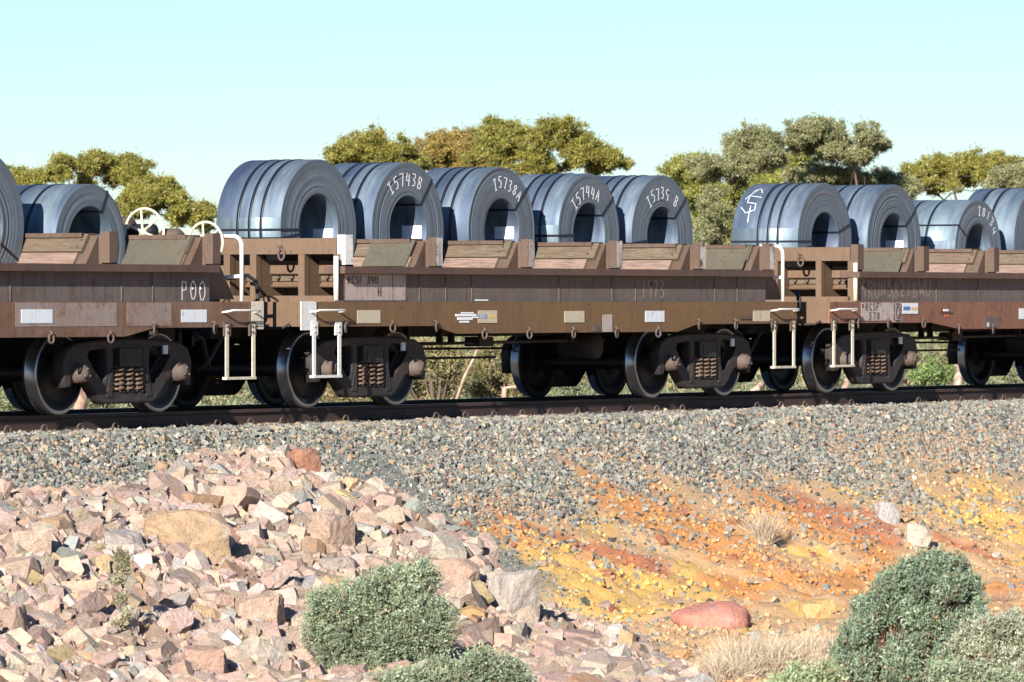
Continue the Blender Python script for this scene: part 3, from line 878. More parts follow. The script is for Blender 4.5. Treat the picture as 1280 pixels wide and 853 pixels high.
def divider(wag, x, kind, seed, W):
    r = random.Random(seed)
    hb = .06; zt, zb = 1.80, 1.16; sl = 1.327
    wb = hb + (zt-zb)/sl
    m = MB().prism_y([(x-wb, zb), (x+wb, zb), (x+hb, zt), (x-hb, zt)], -1.19, 1.19)
    m.box(x-.16, x+.10, -1.06, 1.19, zt+.004, zt+.024)        # top capping angle
    m.box(x-.165, x-.145, -1.06, 1.19, zt-.02, zt+.024)
    m.box(x-.05, x+.05, -1.23, -1.19, 1.50, zt)
    c = m.build('cradle', M['cradle'], wag)
    nx_v = Vector((-sl, 0, 1)).normalized()                   # outward normal of the left slope
    dn = Vector((-1/sl, 0, -1)).normalized()
    def board(d0, d1, y0, y1, th, mat, name, off=0.004):
        o = Vector((x-hb, y0, zt)) + dn*d0 + nx_v*off
        b = MB().quadbox(o, dn*(d1-d0), (0, y1-y0, 0), nx_v*th).build(name, mat, c)
        return b
    # upper weathered plank, lower pinkish plank, third ragged plank
    yn = -1.13
    board(.02, .235, yn + r.uniform(-.02, .04), .55, .045, M['wood'], 'plank')
    board(.25, .40, yn + r.uniform(0, .12), .55, .04, M['wood_pink'], 'plank')
    board(.415, .60, yn + r.uniform(.0, .3), .55, .035, M['wood'] if r.random() < .5 else M['wood_pink'], 'plank')
    for sgn_d in (0,):
        for yy in (yn+.07, yn+.09):
            o = Vector((x-hb, yy, zt)) + dn*(.10 if yy < yn+.08 else .18) + nx_v*.05
            b = MB().tube([o, o+nx_v*.012], .013, 8).build('bolt', M['chalky'] if kind else M['cradle'], c)
    if kind == 1:
        board(.03, .39, yn+.02, -.55, .012, M['plate'], 'cradle_plate', .052)
    elif kind == 2:
        board(.03, .42, yn+.02, -.20, .012, M['plate'], 'cradle_plate', .052)
    # right side slope planks, plain
    m = MB(); nr = Vector((sl, 0, 1)).normalized(); dr = Vector((1/sl, 0, -1)).normalized()
    o = Vector((x+hb, -1.13, zt)) + dr*.02 + nr*.004
    m.quadbox(o, dr*.22, (0, 1.9, 0), nr*.04)
    m.build('plank', M['wood'], c)
    return c

def post(parent, x, mat, z0=1.525, z1=1.84, wx=.14):
    m = MB()
    m.box(x-wx/2, x+wx/2, -1.335, -1.235, z0, z1, 1)
    m.add([(x-wx/2+.004,-1.338,z0+.003),(x+wx/2-.002,-1.338,z0+.003),(x+wx/2-.002,-1.338,z1-.003),(x-wx/2+.004,-1.338,z1-.003)], [(0,1,2,3)], 0)
    return m.build('end_post', [mat, M['cradle'] if mat is not M['white'] else M['white']], parent)

def arch(x, ytop=-.72, zt=1.815, r=.1):
    y0 = -1.31
    P = [(x, ytop, zt)]
    for i in range(7):
        a = math.pi/2*i/6
        P.append((x, y0 + r - r*math.sin(a), zt - r + r*math.cos(a)))
    return P + [(x, y0, 1.14)]

def make_wagon(X0, label, sillm, dividers, kinds, posts, bulk, flange, taper, rings, bogies, left_ladder, right_ladder, end_x, wid):
    w = empty('coil_wagon', (X0, 0, 0))
    tag(w, label, 'wagon', 'coil carrying wagons in the train')
    L = end_x
    S = M[sillm]
    # lower side sills with shallow belly
    for sgn in (-1, 1):
        a, b, c_, d_ = taper
        prof = [(0,.872),(a,.868),(b,.785),(c_,.785),(d_,.868),(L,.872),(L,1.135),(0,1.135)]
        y0, y1 = (-1.35, -1.325) if sgn < 0 else (1.325, 1.35)
        m = MB().prism_y(prof, y0, y1)
        yi0, yi1 = (-1.322, -1.20) if sgn < 0 else (1.20, 1.322)
        m.box(b, c_, yi0, yi1, .787, .805); m.box(0.02, L-.02, yi0, yi1, 1.10, 1.13)
        # lower lip line
        yl0, yl1 = (-1.358, -1.351) if sgn < 0 else (1.351, 1.358)
        m.box(0.0, a, yl0, yl1, .872, .884); m.box(d_, L, yl0, yl1, .872, .884)
        m.build('side_sill', S, w)
    # upper beams
    f0, f1 = flange
    for sgn in (-1, 1):
        m = MB()
        y0, y1 = (-1.272, -1.25) if sgn < 0 else (1.25, 1.272)
        m.box(f0+.03, f1-.04, y0, y1, 1.115, 1.437, 0)
        y0, y1 = (-1.375, -1.10) if sgn < 0 else (1.10, 1.375)
        m.box(f0, f1, y0, y1, 1.437, 1.512, 1)
        y0, y1 = (-1.28, -1.273) if sgn < 0 else (1.273, 1.28)
        k_ = f0 + 1.1
        r = random.Random(int(X0*10))
        while k_ < f1-.5:
            m.box(k_, k_+.014, y0, y1, 1.14, 1.436, 0); k_ += r.choice([.55, 1.2, 1.9])
        m.build('side_beam', [M['web'], M['flange']], w)
    # floor, centre sill, cross bearers, headstocks
    MB().box(.12, L-.12, -1.24, 1.24, 1.085, 1.132).build('floor_plate', M['frame'], w)
    m = MB().box(-.02, L+.02, -.22, .22, .74, 1.08)
    k_ = 1.0
    while k_ < L-.8:
        m.prism_y([(k_, .86), (k_+.012, .86), (k_+.012, 1.08), (k_, 1.08)], -1.19, -.225); m.prism_y([(k_, .86), (k_+.012, .86), (k_+.012, 1.08), (k_, 1.08)], .225, 1.19)
        k_ += 1.13
    m.build('centre_sill', M['under'], w)
    MB().box(-.0, .12, -1.322, 1.322, .873, 1.1345).build('headstock', M['frame'], w)
    MB().box(L-.12, L+.0, -1.322, 1.322, .873, 1.1345).build('headstock', M['frame'], w)
    # end bulkhead at the left
    bx = bulk
    b = MB().box(bx, bx+.14, -1.235, 1.24, 1.645, 1.815).build('bulkhead', M['frame'], w)
    for yy in (-1.24, -.79, -.17, .17, .79, 1.18):
        MB().box(bx+.005, bx+.10, yy-.04, yy+.04, 1.133, 1.645).build('upright', M['frame'], b)
    MB().box(bx-.06, bx+.1, -1.235, 1.24, 1.1325, 1.20).build('bottom_rail', M['frame'], b)
    for yy in (-.79, -.17, .17, .79):
        MB().prism_y([(bx+.10, 1.135), (bx+.92, 1.135), (bx+.10, 1.645)], yy-.035, yy-.015).build('brace_plate', M['frame'], b)
    rg = link('lifting_ring', RING, b, (bx-.02, -.55, 1.64)); rg.rotation_euler = (0, 0, R_(80)); rg.scale = (1.25,)*3
    MB().prism_y([(bx+.16, 1.80), (bx+.20, 1.80), (bx+.72, 1.135), (bx+.68, 1.135)], -1.19, 1.19).build('cradle_shade_sheet', M['under'], b)  # thin cradle back, coloured black for the shade behind the bulkhead
    # plates seen low between the braces
    for y0, y1 in ((-.75, -.2), (-1.2, -.83), (-.13, .13), (.2, .75)):
        m = MB(); xx = bx+.30
        MB().quadbox((xx-.02, y0, 1.44), (.02, 0, .14), (0, y1-y0, 0), (.01, 0, -.01)).build('chock_plate', M['frame'], b); MB().quadbox((xx, y0, 1.30), (.07, 0, .07), (0, y1-y0, 0), (.01, 0, -.01)).build('chock_plate', M['frame'], b)
        m = MB()
        for i in range(3):
            yy = y0+.1+i*(y1-y0-.2)/2; m.tube([(xx-.03, yy, 1.395), (xx+.03, yy, 1.40)], .018, 6)
        m.box(xx+.03, xx+.05, y0, y1, 1.36, 1.44)
        m.build('wood_chock', M['wood'], b)
    for i, (dx, kd) in enumerate(zip(dividers, kinds)):
        c = divider(w, dx, kd, int(X0*7)+i, w)
        post(c, dx, M[posts[i+1]])
    post(b, bx+.10, M[posts[0]], 1.53, 1.85, .15)
    # running gear
    for bxx in bogies: make_bogie(w, bxx)
    # brake rigging between the bogies
    m = MB(); b0, b1 = bogies
    m.tube([(b0+.3, -.35, .53), (b0+2.6, -.35, .50), (b0+3.9, -.30, .50)], .016, 6)
    m.tube([(b0+.3, .30, .66), (b1-.3, .30, .66)], .018, 6)
    m.tube([(b0+1.1, -.6, .66), (b1-1.6, -.6, .69)], .02, 6)
    m.tube([(b0+.6, .9, .60), (b1-.6, .9, .58)], .016, 6)
    for q in (b0+1.5, b0+2.2, b0+2.45, b0+3.1, b1-2.4, b1-1.9):
        m.box(q-.015, q+.015, -.64, -.56, .66, 1.0)
    m.box(b0+2.9, b0+3.2, -.70, -.5, .63, .74)
    m.build('brake_rod', M['under'], w)
    m = MB()
    m.lathe_y([(0,-.75),(.15,-.75),(.15,-.3),(0,-.3)], b1-2.0, .62, 18)
    m.build('brake_cylinder', M['under'], w)
    m = MB(); m.lathe_y([(0,-.2),(.12,-.18),(.16,-.1),(.16,.75),(.12,.83),(0,.85)], b0+1.35, .60, 18)
    m.build('air_reservoir', M['under'], w)
    m = MB(); m.box(b0+1.12, b0+1.35, -.75, -.6, .44, .58); m.tube([(b0+1.2,-.68,.5),(b0+1.75,-.62,.47)], .014, 6); m.tube([(b0+1.2,-.68,.5),(b0+1.1,-.60,.8)], .016, 6)
    m.build('brake_lever', M['under'], w)
    # couplers
    for ex, sg in ((0, -1), (L, 1)):
        m = MB().box(min(ex, ex+sg*.30), max(ex, ex+sg*.30), -.09, .09, .72, .88)
        m.box(min(ex+sg*.26, ex+sg*.50), max(ex+sg*.26, ex+sg*.50), -.15, .12, .66, .94)
        m.build('coupler', M['under'], w)
        m = MB(); m.tube([(ex, -.45, .80), (ex+sg*.18, -.47, .74), (ex+sg*.34, -.42, .50), (ex+sg*.44, -.38, .40)], .022, 8)
        m.build('air_hose', M['rubber'], w)
        m = MB(); m.tube([(ex+sg*.05, -1.25, .90), (ex+sg*.10, -1.2, .86), (ex+sg*.14, -.3, .84), (ex+sg*.3, -.1, .80)], .014, 6)
        m.build('uncoupling_rod', M['under'], w)
    # tie rings
    for q in rings:
        zz = .872 if (q < taper[0]+.05 or q > taper[3]-.05) else .787
        o = link('tie_ring', RING, w, (q, -1.372, zz-.015)); o.rotation_euler = (0, 0, R_(rnd.uniform(-30, 30)))
    # steps and grabs
    for q0, q1, mt in (left_ladder, right_ladder):
        m = MB()
        zb = .345
        m.quadbox((q0, -1.375, .90), (.055, 0, 0), (0, .012, 0), (0, 0, -.545)); m.quadbox((q1-.055, -1.375, .90), (.055, 0, 0), (0, .012, 0), (0, 0, -.545))
        m.box(q0, q1, -1.388, -1.33, zb-.015, zb+.012)
        st = m.build('step_ladder', mt, w)
        for qq in (q0-.02, q1-.10):
            m = MB().box(qq, qq+.12, -1.372, -1.352, .78, .925)
            for zz in (.82, .88): m.tube([(qq+.045, -1.365, zz), (qq+.045, -1.386, zz)], .012, 6)
            m.build('step_bracket', mt if mt is M['white'] else M['cap'], st)
        m = MB(); zz = 1.045
        m.tube([(q0-.03, -1.35, zz-.02), (q0-.03, -1.43, zz-.01), (q0+.02, -1.445, zz), (q1-.05, -1.445, zz), (q1, -1.43, zz-.01), (q1, -1.35, zz-.02)], .0125, 8)
        m.build('grab_handle', M['white'], w)
    m = MB().tube([(.78, -1.30, 1.135), (.78, -1.30, 1.62)], .028, 8, 0).build('corner_rod', M[wid['rod']], w)
    m = MB().box(.70, .86, -1.34, -1.24, 1.134, 1.15).build('rod_foot', M['frame'], m)
    # right end handrail
    hx = wid['hx']
    m = MB().tube(arch(hx, wid['ytop']), .022, 10); h_ = m.build('handrail', M['white'], w)
    P = [(hx-.02, -1.0, 1.135), (hx-.02, -1.0, 1.36)]
    m = MB()
    if wid['inner']:
        m2 = MB()
        m.tube([(hx, -1.02, 1.135), (hx, -1.02, 1.34), (hx, -1.05, 1.375), (hx, -1.10, 1.39), (hx, -1.31, 1.40)], .020, 10)
        m2.tube([(hx+.02, -.2, 1.135), (hx+.02, -.2, 1.34), (hx+.02, -.16, 1.37), (hx+.02, .3, 1.38)], .02, 8); m2.build('rail_bar', M['white'], h_)
    else:
        m.tube([(hx, -1.31, 1.43), (hx-.02, -.9, 1.43)], .022, 8)
    m.build('rail_bar', M['white'], h_)
    return w

W1X, W2X, W3X = -14.03, -2.263, 9.658
w1 = make_wagon(W1X, 'rust-brown coil wagon at the left with a cream spoked brake wheel at its right end', 'sill1',
    [2.6, 4.4, 6.39, 8.37, 10.22], [0, 0, 1, 0, 2], ['cradle', 'cradle', 'cradle', 'post', 'cradle', 'cradle'], .9, (.84, 10.22), (2.75, 3.3, 8.55, 9.07),
    [6.0, 7.25, 8.27, 9.04, 10.13], (1.8, 8.99), (.15, .70, M['cream']), (10.33, 10.88, M['cream']), 11.07, dict(rod='white', hx=10.72, ytop=-.78, inner=True))
w2 = make_wagon(W2X, 'brown coil wagon in the middle with five coils and a bright white corner block', 'sill2',
    [2.81, 4.78, 6.76, 8.74, 10.46], [1, 0, 0, 0, 1], ['white', 'post', 'post', 'post', 'post', 'post'], .88, (.84, 10.45), (2.68, 3.14, 8.11, 8.57),
    [.86, 1.80, 2.70, 3.71, 4.68, 5.66, 6.64, 7.61, 8.59, 9.49, 10.39], (1.805, 9.26), (.215, .765, M['white']), (10.43, 10.98, M['cream']), 11.07, dict(rod='white', hx=10.78, ytop=-1.0, inner=False))
w3 = make_wagon(W3X, 'faded reddish coil wagon at the right with a yellowish rod and a stencilled sill', 'sill3',
    [2.66, 4.67, 6.6, 8.6, 10.4], [2, 0, 0, 1, 0], ['cradle', 'cradle', 'cradle', 'cradle', 'post', 'post'], .76, (.745, 10.4), (2.78, 3.58, 8.1, 8.6),
    [.72, 1.54, 2.51, 3.51, 4.50, 5.5, 6.5], (1.76, 9.2), (.05, .60, M['cream']), (10.4, 10.95, M['cream']), 11.07, dict(rod='cream', hx=10.75, ytop=-1.0, inner=False))

def placard(w, x0, x1, z0, z1, mat, name='placard', y=-1.3535):
    X = w.location.x
    return MB().box(x0-X, x1-X, y-.003, y, z0, z1).build(name, mat, w)
# wagon 1 marks
placard(w1, -7.262, -6.738, .925, 1.06, M['placard']); placard(w1, -4.487, -4.022, .925, 1.055, M['placard'])
for a, b_ in ((-7.35, -5.62), (-5.45, -4.66)):
    placard(w1, a, b_, .89, 1.125, weathered('grey_primer_patch', (.34,.27,.235), (.28,.20,.165), (.24,.12,.075), rust_lo=.52, streak=.35), 'paint_patch', -1.3505)
flat_text('chalk_letter', 'POO', -4.37-W1X, 1.165, .20, .125, .011, M['chalk'], w1, -1.2745, .08, 4)
for q in (-4.16, -4.015): MB().tube([(q-W1X-.008, -1.274, 1.27), (q-W1X+.008, -1.274, 1.27)], .010, 6).build('chalk_dot', M['chalk'], w1)
placard(w1, -3.19, -2.966, .85, 1.14, M['cream'], 'corner_block', -1.3535)
placard(w1, -5.05, -4.9, .80, .84, M['cap'], 'ladder_hook', -1.352)
# wagon 2 marks
cb = MB().box(.004, .30, -1.362, -1.351, .835, 1.14).build('corner_block', M['white'], w2)
placard(w2, -1.152, -.688, .905, 1.045, M['placard_cream'])
p_ = placard(w2, 1.332, 1.743, .90, 1.04, M['placard_cream'], 'sticker')
m = MB(); m.box(1.34-W2X, 1.52-W2X, -1.359, -1.3575, .952, .992); m.build('blue_print', M['blue'], p_)
m = MB(); m.box(1.54-W2X, 1.72-W2X, -1.359, -1.3575, .955, .995); m.build('yellow_print', M['yellow'], p_)
L_, _ = text_lines('8005', .035, .028, .35)
m = MB(); strokes(m, L_, lambda u, v: (1.355-W2X+u, -1.3602, .9545+v), .007, (0,-1,0)); m.build('sticker_print', M['placard'], p_)
placard(w2, 3.216, 3.666, .90, 1.03, M['placard_cream']); placard(w2, 5.067, 5.52, .90, 1.03, M['placard'])
placard(w2, 7.686, 8.109, .90, 1.03, M['placard_cream'])
placard(w2, 4.08, 4.30, .79, .99, M['chalky'], 'torn_sticker'); placard(w2, 3.86, 4.06, .80, .87, M['web'], 'paint_patch')
m = MB()                                                           # silver cut-out emblem
for a0, a1, z0, z1 in ((.86,1.30,.975,1.0),(.90,1.22,.935,.965),(.95,1.15,.905,.925),(1.22,1.36,.955,.97),(.98,1.24,1.005,1.02)):
    m.box(a0-W2X, a1-W2X, -1.3555, -1.3515, z0, z1)
m.build('silver_emblem', M['chalk'], w2)
placard(w2, -1.36+.05, -.05, 1.15, 1.43, M['chalky'], 'paint_patch', -1.2745)
flat_text('stencil_letter', 'RCSF 34U', -1.22-W2X, 1.33, .075, .06, .014, M['stencil'], w2, -1.279)
flat_text('stencil_letter', 'H', -.62-W2X, 1.20, .09, .07, .016, M['stencil'], w2, -1.279)
flat_text('faded_letter', '1973', 5.12-W2X, 1.20, .19, .11, .014, M['faint'], w2, -1.2745, .1, 3)
placard(w2, 7.35, 7.62, .93, .97, M['cap'], 'small_bracket', -1.36)
placard(w2, 1.4, 1.68, 1.145, 1.16, M['chalk'], 'white_smear', -1.2745)
# wagon 3 marks
placard(w3, 10.487, 11.332, .90, 1.125, M['chalky'], 'lettering_panel')
flat_text('stencil_letter', 'O', 10.50-W3X, 1.06, .045, .05, .014, M['stencil'], w3, -1.359)
flat_text('stencil_letter', 'RCSF', 10.60-W3X, 1.03, .085, .075, .015, M['stencil'], w3, -1.359)
flat_text('stencil_letter', '378', 10.68-W3X, .915, .085, .085, .015, M['stencil'], w3, -1.359)
p_ = placard(w3, 11.332, 11.60, .885, 1.125, M['chalky'], 'symbol_plate')
m = MB()
strokes(m, [[(.04,.02),(.04,.10)],[(.04,.14),(.04,.21)],[(.22,.02),(.22,.10)],[(.22,.14),(.22,.21)],[(.07,.015),(.19,.015)],[(.07,.225),(.19,.225)],[(.12,.04),(.08,.12),(.12,.20)],[(.15,.04),(.19,.12),(.15,.20)]], lambda u, v: (11.335-W3X+u, -1.360, .885+v), .016, (0,-1,0))
m.build('symbol', M['stencil'], p_)
p_ = placard(w3, 11.61, 12.04, .985, 1.12, M['placard'], 'sticker')
m = MB(); m.box(11.63-W3X, 11.82-W3X, -1.359, -1.3575, 1.03, 1.075); m.build('blue_print', M['blue'], p_)
m = MB(); m.box(11.84-W3X, 12.02-W3X, -1.359, -1.3575, 1.03, 1.07); m.build('yellow_print', M['yellow'], p_)
m = MB()
for a0, a1, z0, z1, mi in ((12.70,12.95,.985,1.01,0),(12.92,13.04,.98,1.0,0),(12.76,12.9,1.015,1.04,1),(12.78,12.92,.945,.975,2),(12.66,12.74,1.0,1.015,0)):
    m.box(a0-W3X, a1-W3X, -1.3555, -1.3515, z0, z1, mi)
m.build('torn_emblem', [M['stencil'], M['chalk'], M['orange']], w3)
placard(w3, 13.95, 14.35, .80, .93, M['web'], 'paint_patch'); flat_text('chalk_letter', 'N', 14.0-W3X, .81, .06, .06, .012, M['chalk'], w3, -1.3585)
placard(w3, 14.95, 15.4, .91, 1.05, M['placard'])
flat_text('faded_letter', '9RUN5821BWU', 10.65-W3X, 1.20, .20, .135, .014, M['faint'], w3, -1.2745, .12, 9)
# brake stand on wagon 1
def spoked(name, x, y, z, R, parent, mat):
    m = MB()
    m.tube([(x, y+R*math.cos(a), z+R*math.sin(a)) for a in [2*math.pi*i/36 for i in range(36)]], .014, 8, closed=True)
    for k_ in range(6):
        a = math.radians(20+60*k_)
        m.tube([(x-.03, y+.02*math.cos(a), z+.02*math.sin(a)), (x, y+R*math.cos(a), z+R*math.sin(a))], [.016, .011], 6)
    m.tube([(x-.05, y, z), (x+.04, y, z)], .035, 10)
    return m.build(name, mat, parent)
s0 = W1X
hub = MB().lathe_y([(0,.02),(.15,.02),(.17,.05),(.17,.14),(.15,.17),(0,.17)], 10.62, 1.86, 20).build('brake_stand', M['cradle'], w1)
MB().box(10.50, 10.72, -.30, .14, 1.132, 1.84).build('stand_column', M['cradle'], hub)
MB().lathe_y([(0,-.62),(.10,-.62),(.13,-.58),(.13,-.42),(.10,-.38),(0,-.38)], 10.62, 1.77, 20).build('gear_case', M['cradle'], hub)
MB().box(10.52, 10.72, -.75, -.32, 1.132, 1.74).build('stand_column', M['cradle'], hub)
MB().tube([(10.66, -.25, 1.86), (10.66, .05, 1.86)], .09, 12).build('winding_drum', M['rubber'], hub)
spoked('brake_wheel', 10.47, -.26, 1.862, .245, hub, M['cream'])
spoked('brake_wheel', 10.66, -.90, 1.75, .215, hub, M['cream'])
MB().tube([(10.45, .10, 1.845), (10.5, .62, 1.84)], .02, 8).build('white_bar', M['cream'], hub)
# hose over the headstock of wagon 2
m = MB(); m.tube([(.3, -.62, 1.15), (.45, -.5, 1.35), (.65, -.25, 1.42), (.8, .1, 1.38)], .02, 8).build('loose_hose', M['rubber'], w2)
m = MB(); m.tube([(.02, -.9, 1.15), (.0, -.9, 1.24), (-.08, -.95, 1.27), (-.12, -1.0, 1.16), (-.1, -1.0, 1.0)], .02, 8).build('loose_hose', M['rubber'], w3)

# ---------------------------------------------------------------- steel coils
def coil(X, Z, R, rin, yf, Lc, label, text=None, eye=(50,), tail=None, bands=(.30, .48, .66), seed=0, tagpos=True, mark=False, flat_face=1.):
    c = empty('steel_coil', (X, yf + Lc/2, Z)); tag(c, label, 'steel coil', 'steel coils loaded on the wagons')
    y0, y1 = -Lc/2, Lc/2
    r = random.Random(seed)
    prof = [(R, y1-.004), (R, y0+.004)]; mis = [0]
    k_ = R; prof.append((R-.004, y0)); mis.append(1)
    dy = 0
    while k_ > rin+.02:
        k_ -= r.uniform(.010, .026)
        if k_ < rin+.006: break
        dyn = r.choice([0, 0, .0004, .0006, .0008, .002]) * r.random()
        prof.append((k_, y0+dy)); mis.append(1)
        prof.append((k_-.001, y0+dyn)); mis.append(1); dy = dyn
    prof.append((rin+.003, y0)); mis.append(1)
    prof += [(rin, y0+.004), (rin, y1-.004)]; mis += [1, 0]
    prof += [(R, y1-.004)]; mis += [1]
    m = MB().lathe_y(prof, 0, 0, 120, mis=mis)
    m.build('roll', [M['steel'], M['steel_face']], c)
    for b in bands:
        yb = y0 + b*Lc
        MB().lathe_y([(R+.001, yb+.018), (R+.006, yb+.018), (R+.006, yb-.018), (R+.001, yb-.018)], 0, 0, 96, smooth=True).build('strap', M['strap'], c)
    for a in eye:
        a = R_(a); ca, sa = math.cos(a), math.sin(a); rd = Vector((ca, 0, sa)); tg = Vector((-sa, 0, ca))
        m = MB(); hw = .013; e = .005
        def sb(p, d): m.quadbox(p - tg*hw, tg*2*hw, d[0], d[1])
        sb(rd*(rin-e) + Vector((0, y0-e-.004, 0)), (rd*(R-rin+2*e), Vector((0, e, 0))))
        sb(rd*(R+.001) + Vector((0, y0-.004, 0)), (rd*e, Vector((0, Lc+.008, 0))))
        sb(rd*(rin-e) + Vector((0, y0-.004, 0)), (rd*(e-.001), Vector((0, Lc+.008, 0))))
        m.build('eye_strap', M['strap'], c)
    if tail:
        a0, a1 = R_(tail[0]), R_(tail[1])
        MB().lathe_y([(R+.0005, y1-.006), (R+.004, y1-.006), (R+.004, y0+.006), (R+.0005, y0+.006)], 0, 0, 40, a0=a0, a1=a1).build('wrap_end', M['steel_wrap'], c)
    if tagpos:
        m = MB(); ra = rin-.006
        m.lathe_y([(ra, y0+.32), (ra-.002, y0+.32), (ra-.002, y0+.06), (ra, y0+.06)], 0, 0, 6, a0=R_(-13), a1=R_(3+tagpos*3))
        tg_ = m.build('label_tag', M['paper'], c)
        for q in range(3):
            MB().lathe_y([(ra-.0035, y0+.18), (ra-.0037, y0+.12)], 0, 0, 2, a0=R_(-8+q*3), a1=R_(-7.2+q*3)).build('tag_print', M['stencil'], tg_)
    if text:
        s_, a0, a1, rr, h = text
        n_ = len(s_); rr -= h*.3
        for i_, ch in enumerate(s_):
            if ch == ' ': continue
            jz = r.uniform(-.12, .12)*h; m = MB()
            def fn(u, v):
                a = R_(a0 + (a1-a0)*(i_+u*.70)/n_); q = rr+jz+v*h*1.02+h*.08
                return (q*math.cos(a), y0-.0025, q*math.sin(a))
            strokes(m, GL[ch], fn, .0135, (0, -1, 0)); m.build('chalk_letter', M['chalk'], c)
    if mark:
        m = MB()
        L_ = [[(-.02,.10),(.08,.34),(.14,.22)],[(.16,.13),(.02,.16),(.02,.04),(.13,.02),(.14,-.08),(.04,-.12),(-.03,-.04)],[(.08,-.02),(.09,-.25)],[(.02,.26),(.06,.30)]]
        def fn(u, v):
            a = R_(142) - v/R; return ((R+.007)*math.cos(a), y1-.06-u*1.2-.05, (R+.007)*math.sin(a))
        strokes(m, L_, fn, .011, lambda p: Vector((p.x, 0, p.z)).normalized()); m.build('chalk_mark', M['chalk'], c)
    return c
YF = -.38
coil(-6.62, 1.90, .76, .385, YF, .84, 'steel coil cut off by the left edge of the picture', eye=(-28,), seed=1, tagpos=0)
coil(-4.70, 1.712, .631, .40, YF, .90, 'smaller steel coil with thin walls, on the left wagon', eye=(62, -30), bands=(.42, .7), seed=2, tagpos=2)
coil(-.40, 1.925, .761, .385, YF, .84, 'large steel coil above the bulkhead frame, dark straps crossing low on its left side', eye=(181, 188), tail=(171, 262), seed=3, tagpos=-.5)
coil(1.435, 1.932, .761, .388, YF, .84, 'steel coil chalked I5743B', text=('I5743B', 133, 57, .54, .135), eye=(49,), seed=4, tagpos=2)
coil(3.46, 1.943, .737, .377, YF, .84, 'steel coil chalked I5738A', text=('I5738A', 110, 40, .52, .125), eye=(42,), seed=5, tagpos=2)
coil(5.45, 1.930, .715, .368, YF, .84, 'steel coil chalked I5744A', text=('I5744A', 140, 58, .46, .135), eye=(38, 182), tail=(172, 200), seed=6, tagpos=0)
coil(7.20, 1.907, .750, .370, YF, .84, 'steel coil chalked I5739B', text=('I5739 B', 132, 45, .50, .135), eye=(40, 186), seed=7, tagpos=0)
coil(11.37, 1.905, .73, .36, YF, .95, 'steel coil with a chalked S-like squiggle on its rounded side, first on the right wagon', eye=(18, 181, 190), tail=(168, 262), seed=8, tagpos=0, bands=(.30, .45, .60), mark=True)
coil(13.28, 1.893, .757, .383, YF, .84, 'unmarked steel coil between the squiggle coil and the coil chalked I8134', eye=(36,), bands=(.42, .72), seed=9, tagpos=1)
coil(15.72, 1.80, .69, .37, YF, .98, 'smaller steel coil chalked I8134 with a strap across its side', text=('I8134', 92, 22, .52, .115), eye=(150, -5), tail=(80, 168), seed=10, tagpos=0, bands=(.45, .75))
coil(17.55, 1.93, .75, .38, YF, .84, 'steel coil at the right edge of the picture, behind the coil chalked I8134', eye=(40,), seed=11, bands=(.45, .7))

# ---------------------------------------------------------------- vegetation
def leaf_cloud(P, size, aspect, cols, up_bias=0., droop=0., dirs=None):
    """kite-shaped leaves at P; returns V, F(tri), C"""
    n = len(P)
    if dirs is None:
        d = rng.normal(size=(n, 3)); d[:, 2] += up_bias - droop
    else: d = dirs + rng.normal(size=(n, 3))*.35
    d /= np.linalg.norm(d, axis=1)[:, None]
    q = rng.normal(size=(n, 3)); w = np.cross(d, q); w /= np.linalg.norm(w, axis=1)[:, None]
    L = (size*rng.uniform(.7, 1.3, n))[:, None]; W = L*aspect
    a = P; b = P + d*L*.5 + w*W*.5; c = P + d*L; e = P + d*L*.5 - w*W*.5
    V = np.stack([a, b, c, e], 1).reshape(-1, 3)
    Fq = np.arange(n*4).reshape(n, 4)
    return V, Fq, cols
def clump_points(n, C, r, shell=.55, rz=.8, top=.0):
    d = rng.normal(size=(n, 3)); d /= np.linalg.norm(d, axis=1)[:, None]
    if top: d[:, 2] = np.where(rng.random(n) < top, np.abs(d[:, 2]), d[:, 2])
    q = rng.random(n)**shell
    rr = r*(.80 + .2*np.sin(d[:, 0]*5+C[0]*3)*np.cos(d[:, 2]*6+C[1]) + .16*rng.normal(size=n)*.6)
    p = d*(rr*q)[:, None]*np.array([1, 1, rz]); return p + np.array(C)[None], d
def tint(n, pal, w, var=.18):
    pal = np.array(pal); return pal[rng.choice(len(pal), n, p=np.array(w)/sum(w))]*rng.uniform(1-var, 1+var, (n, 1))

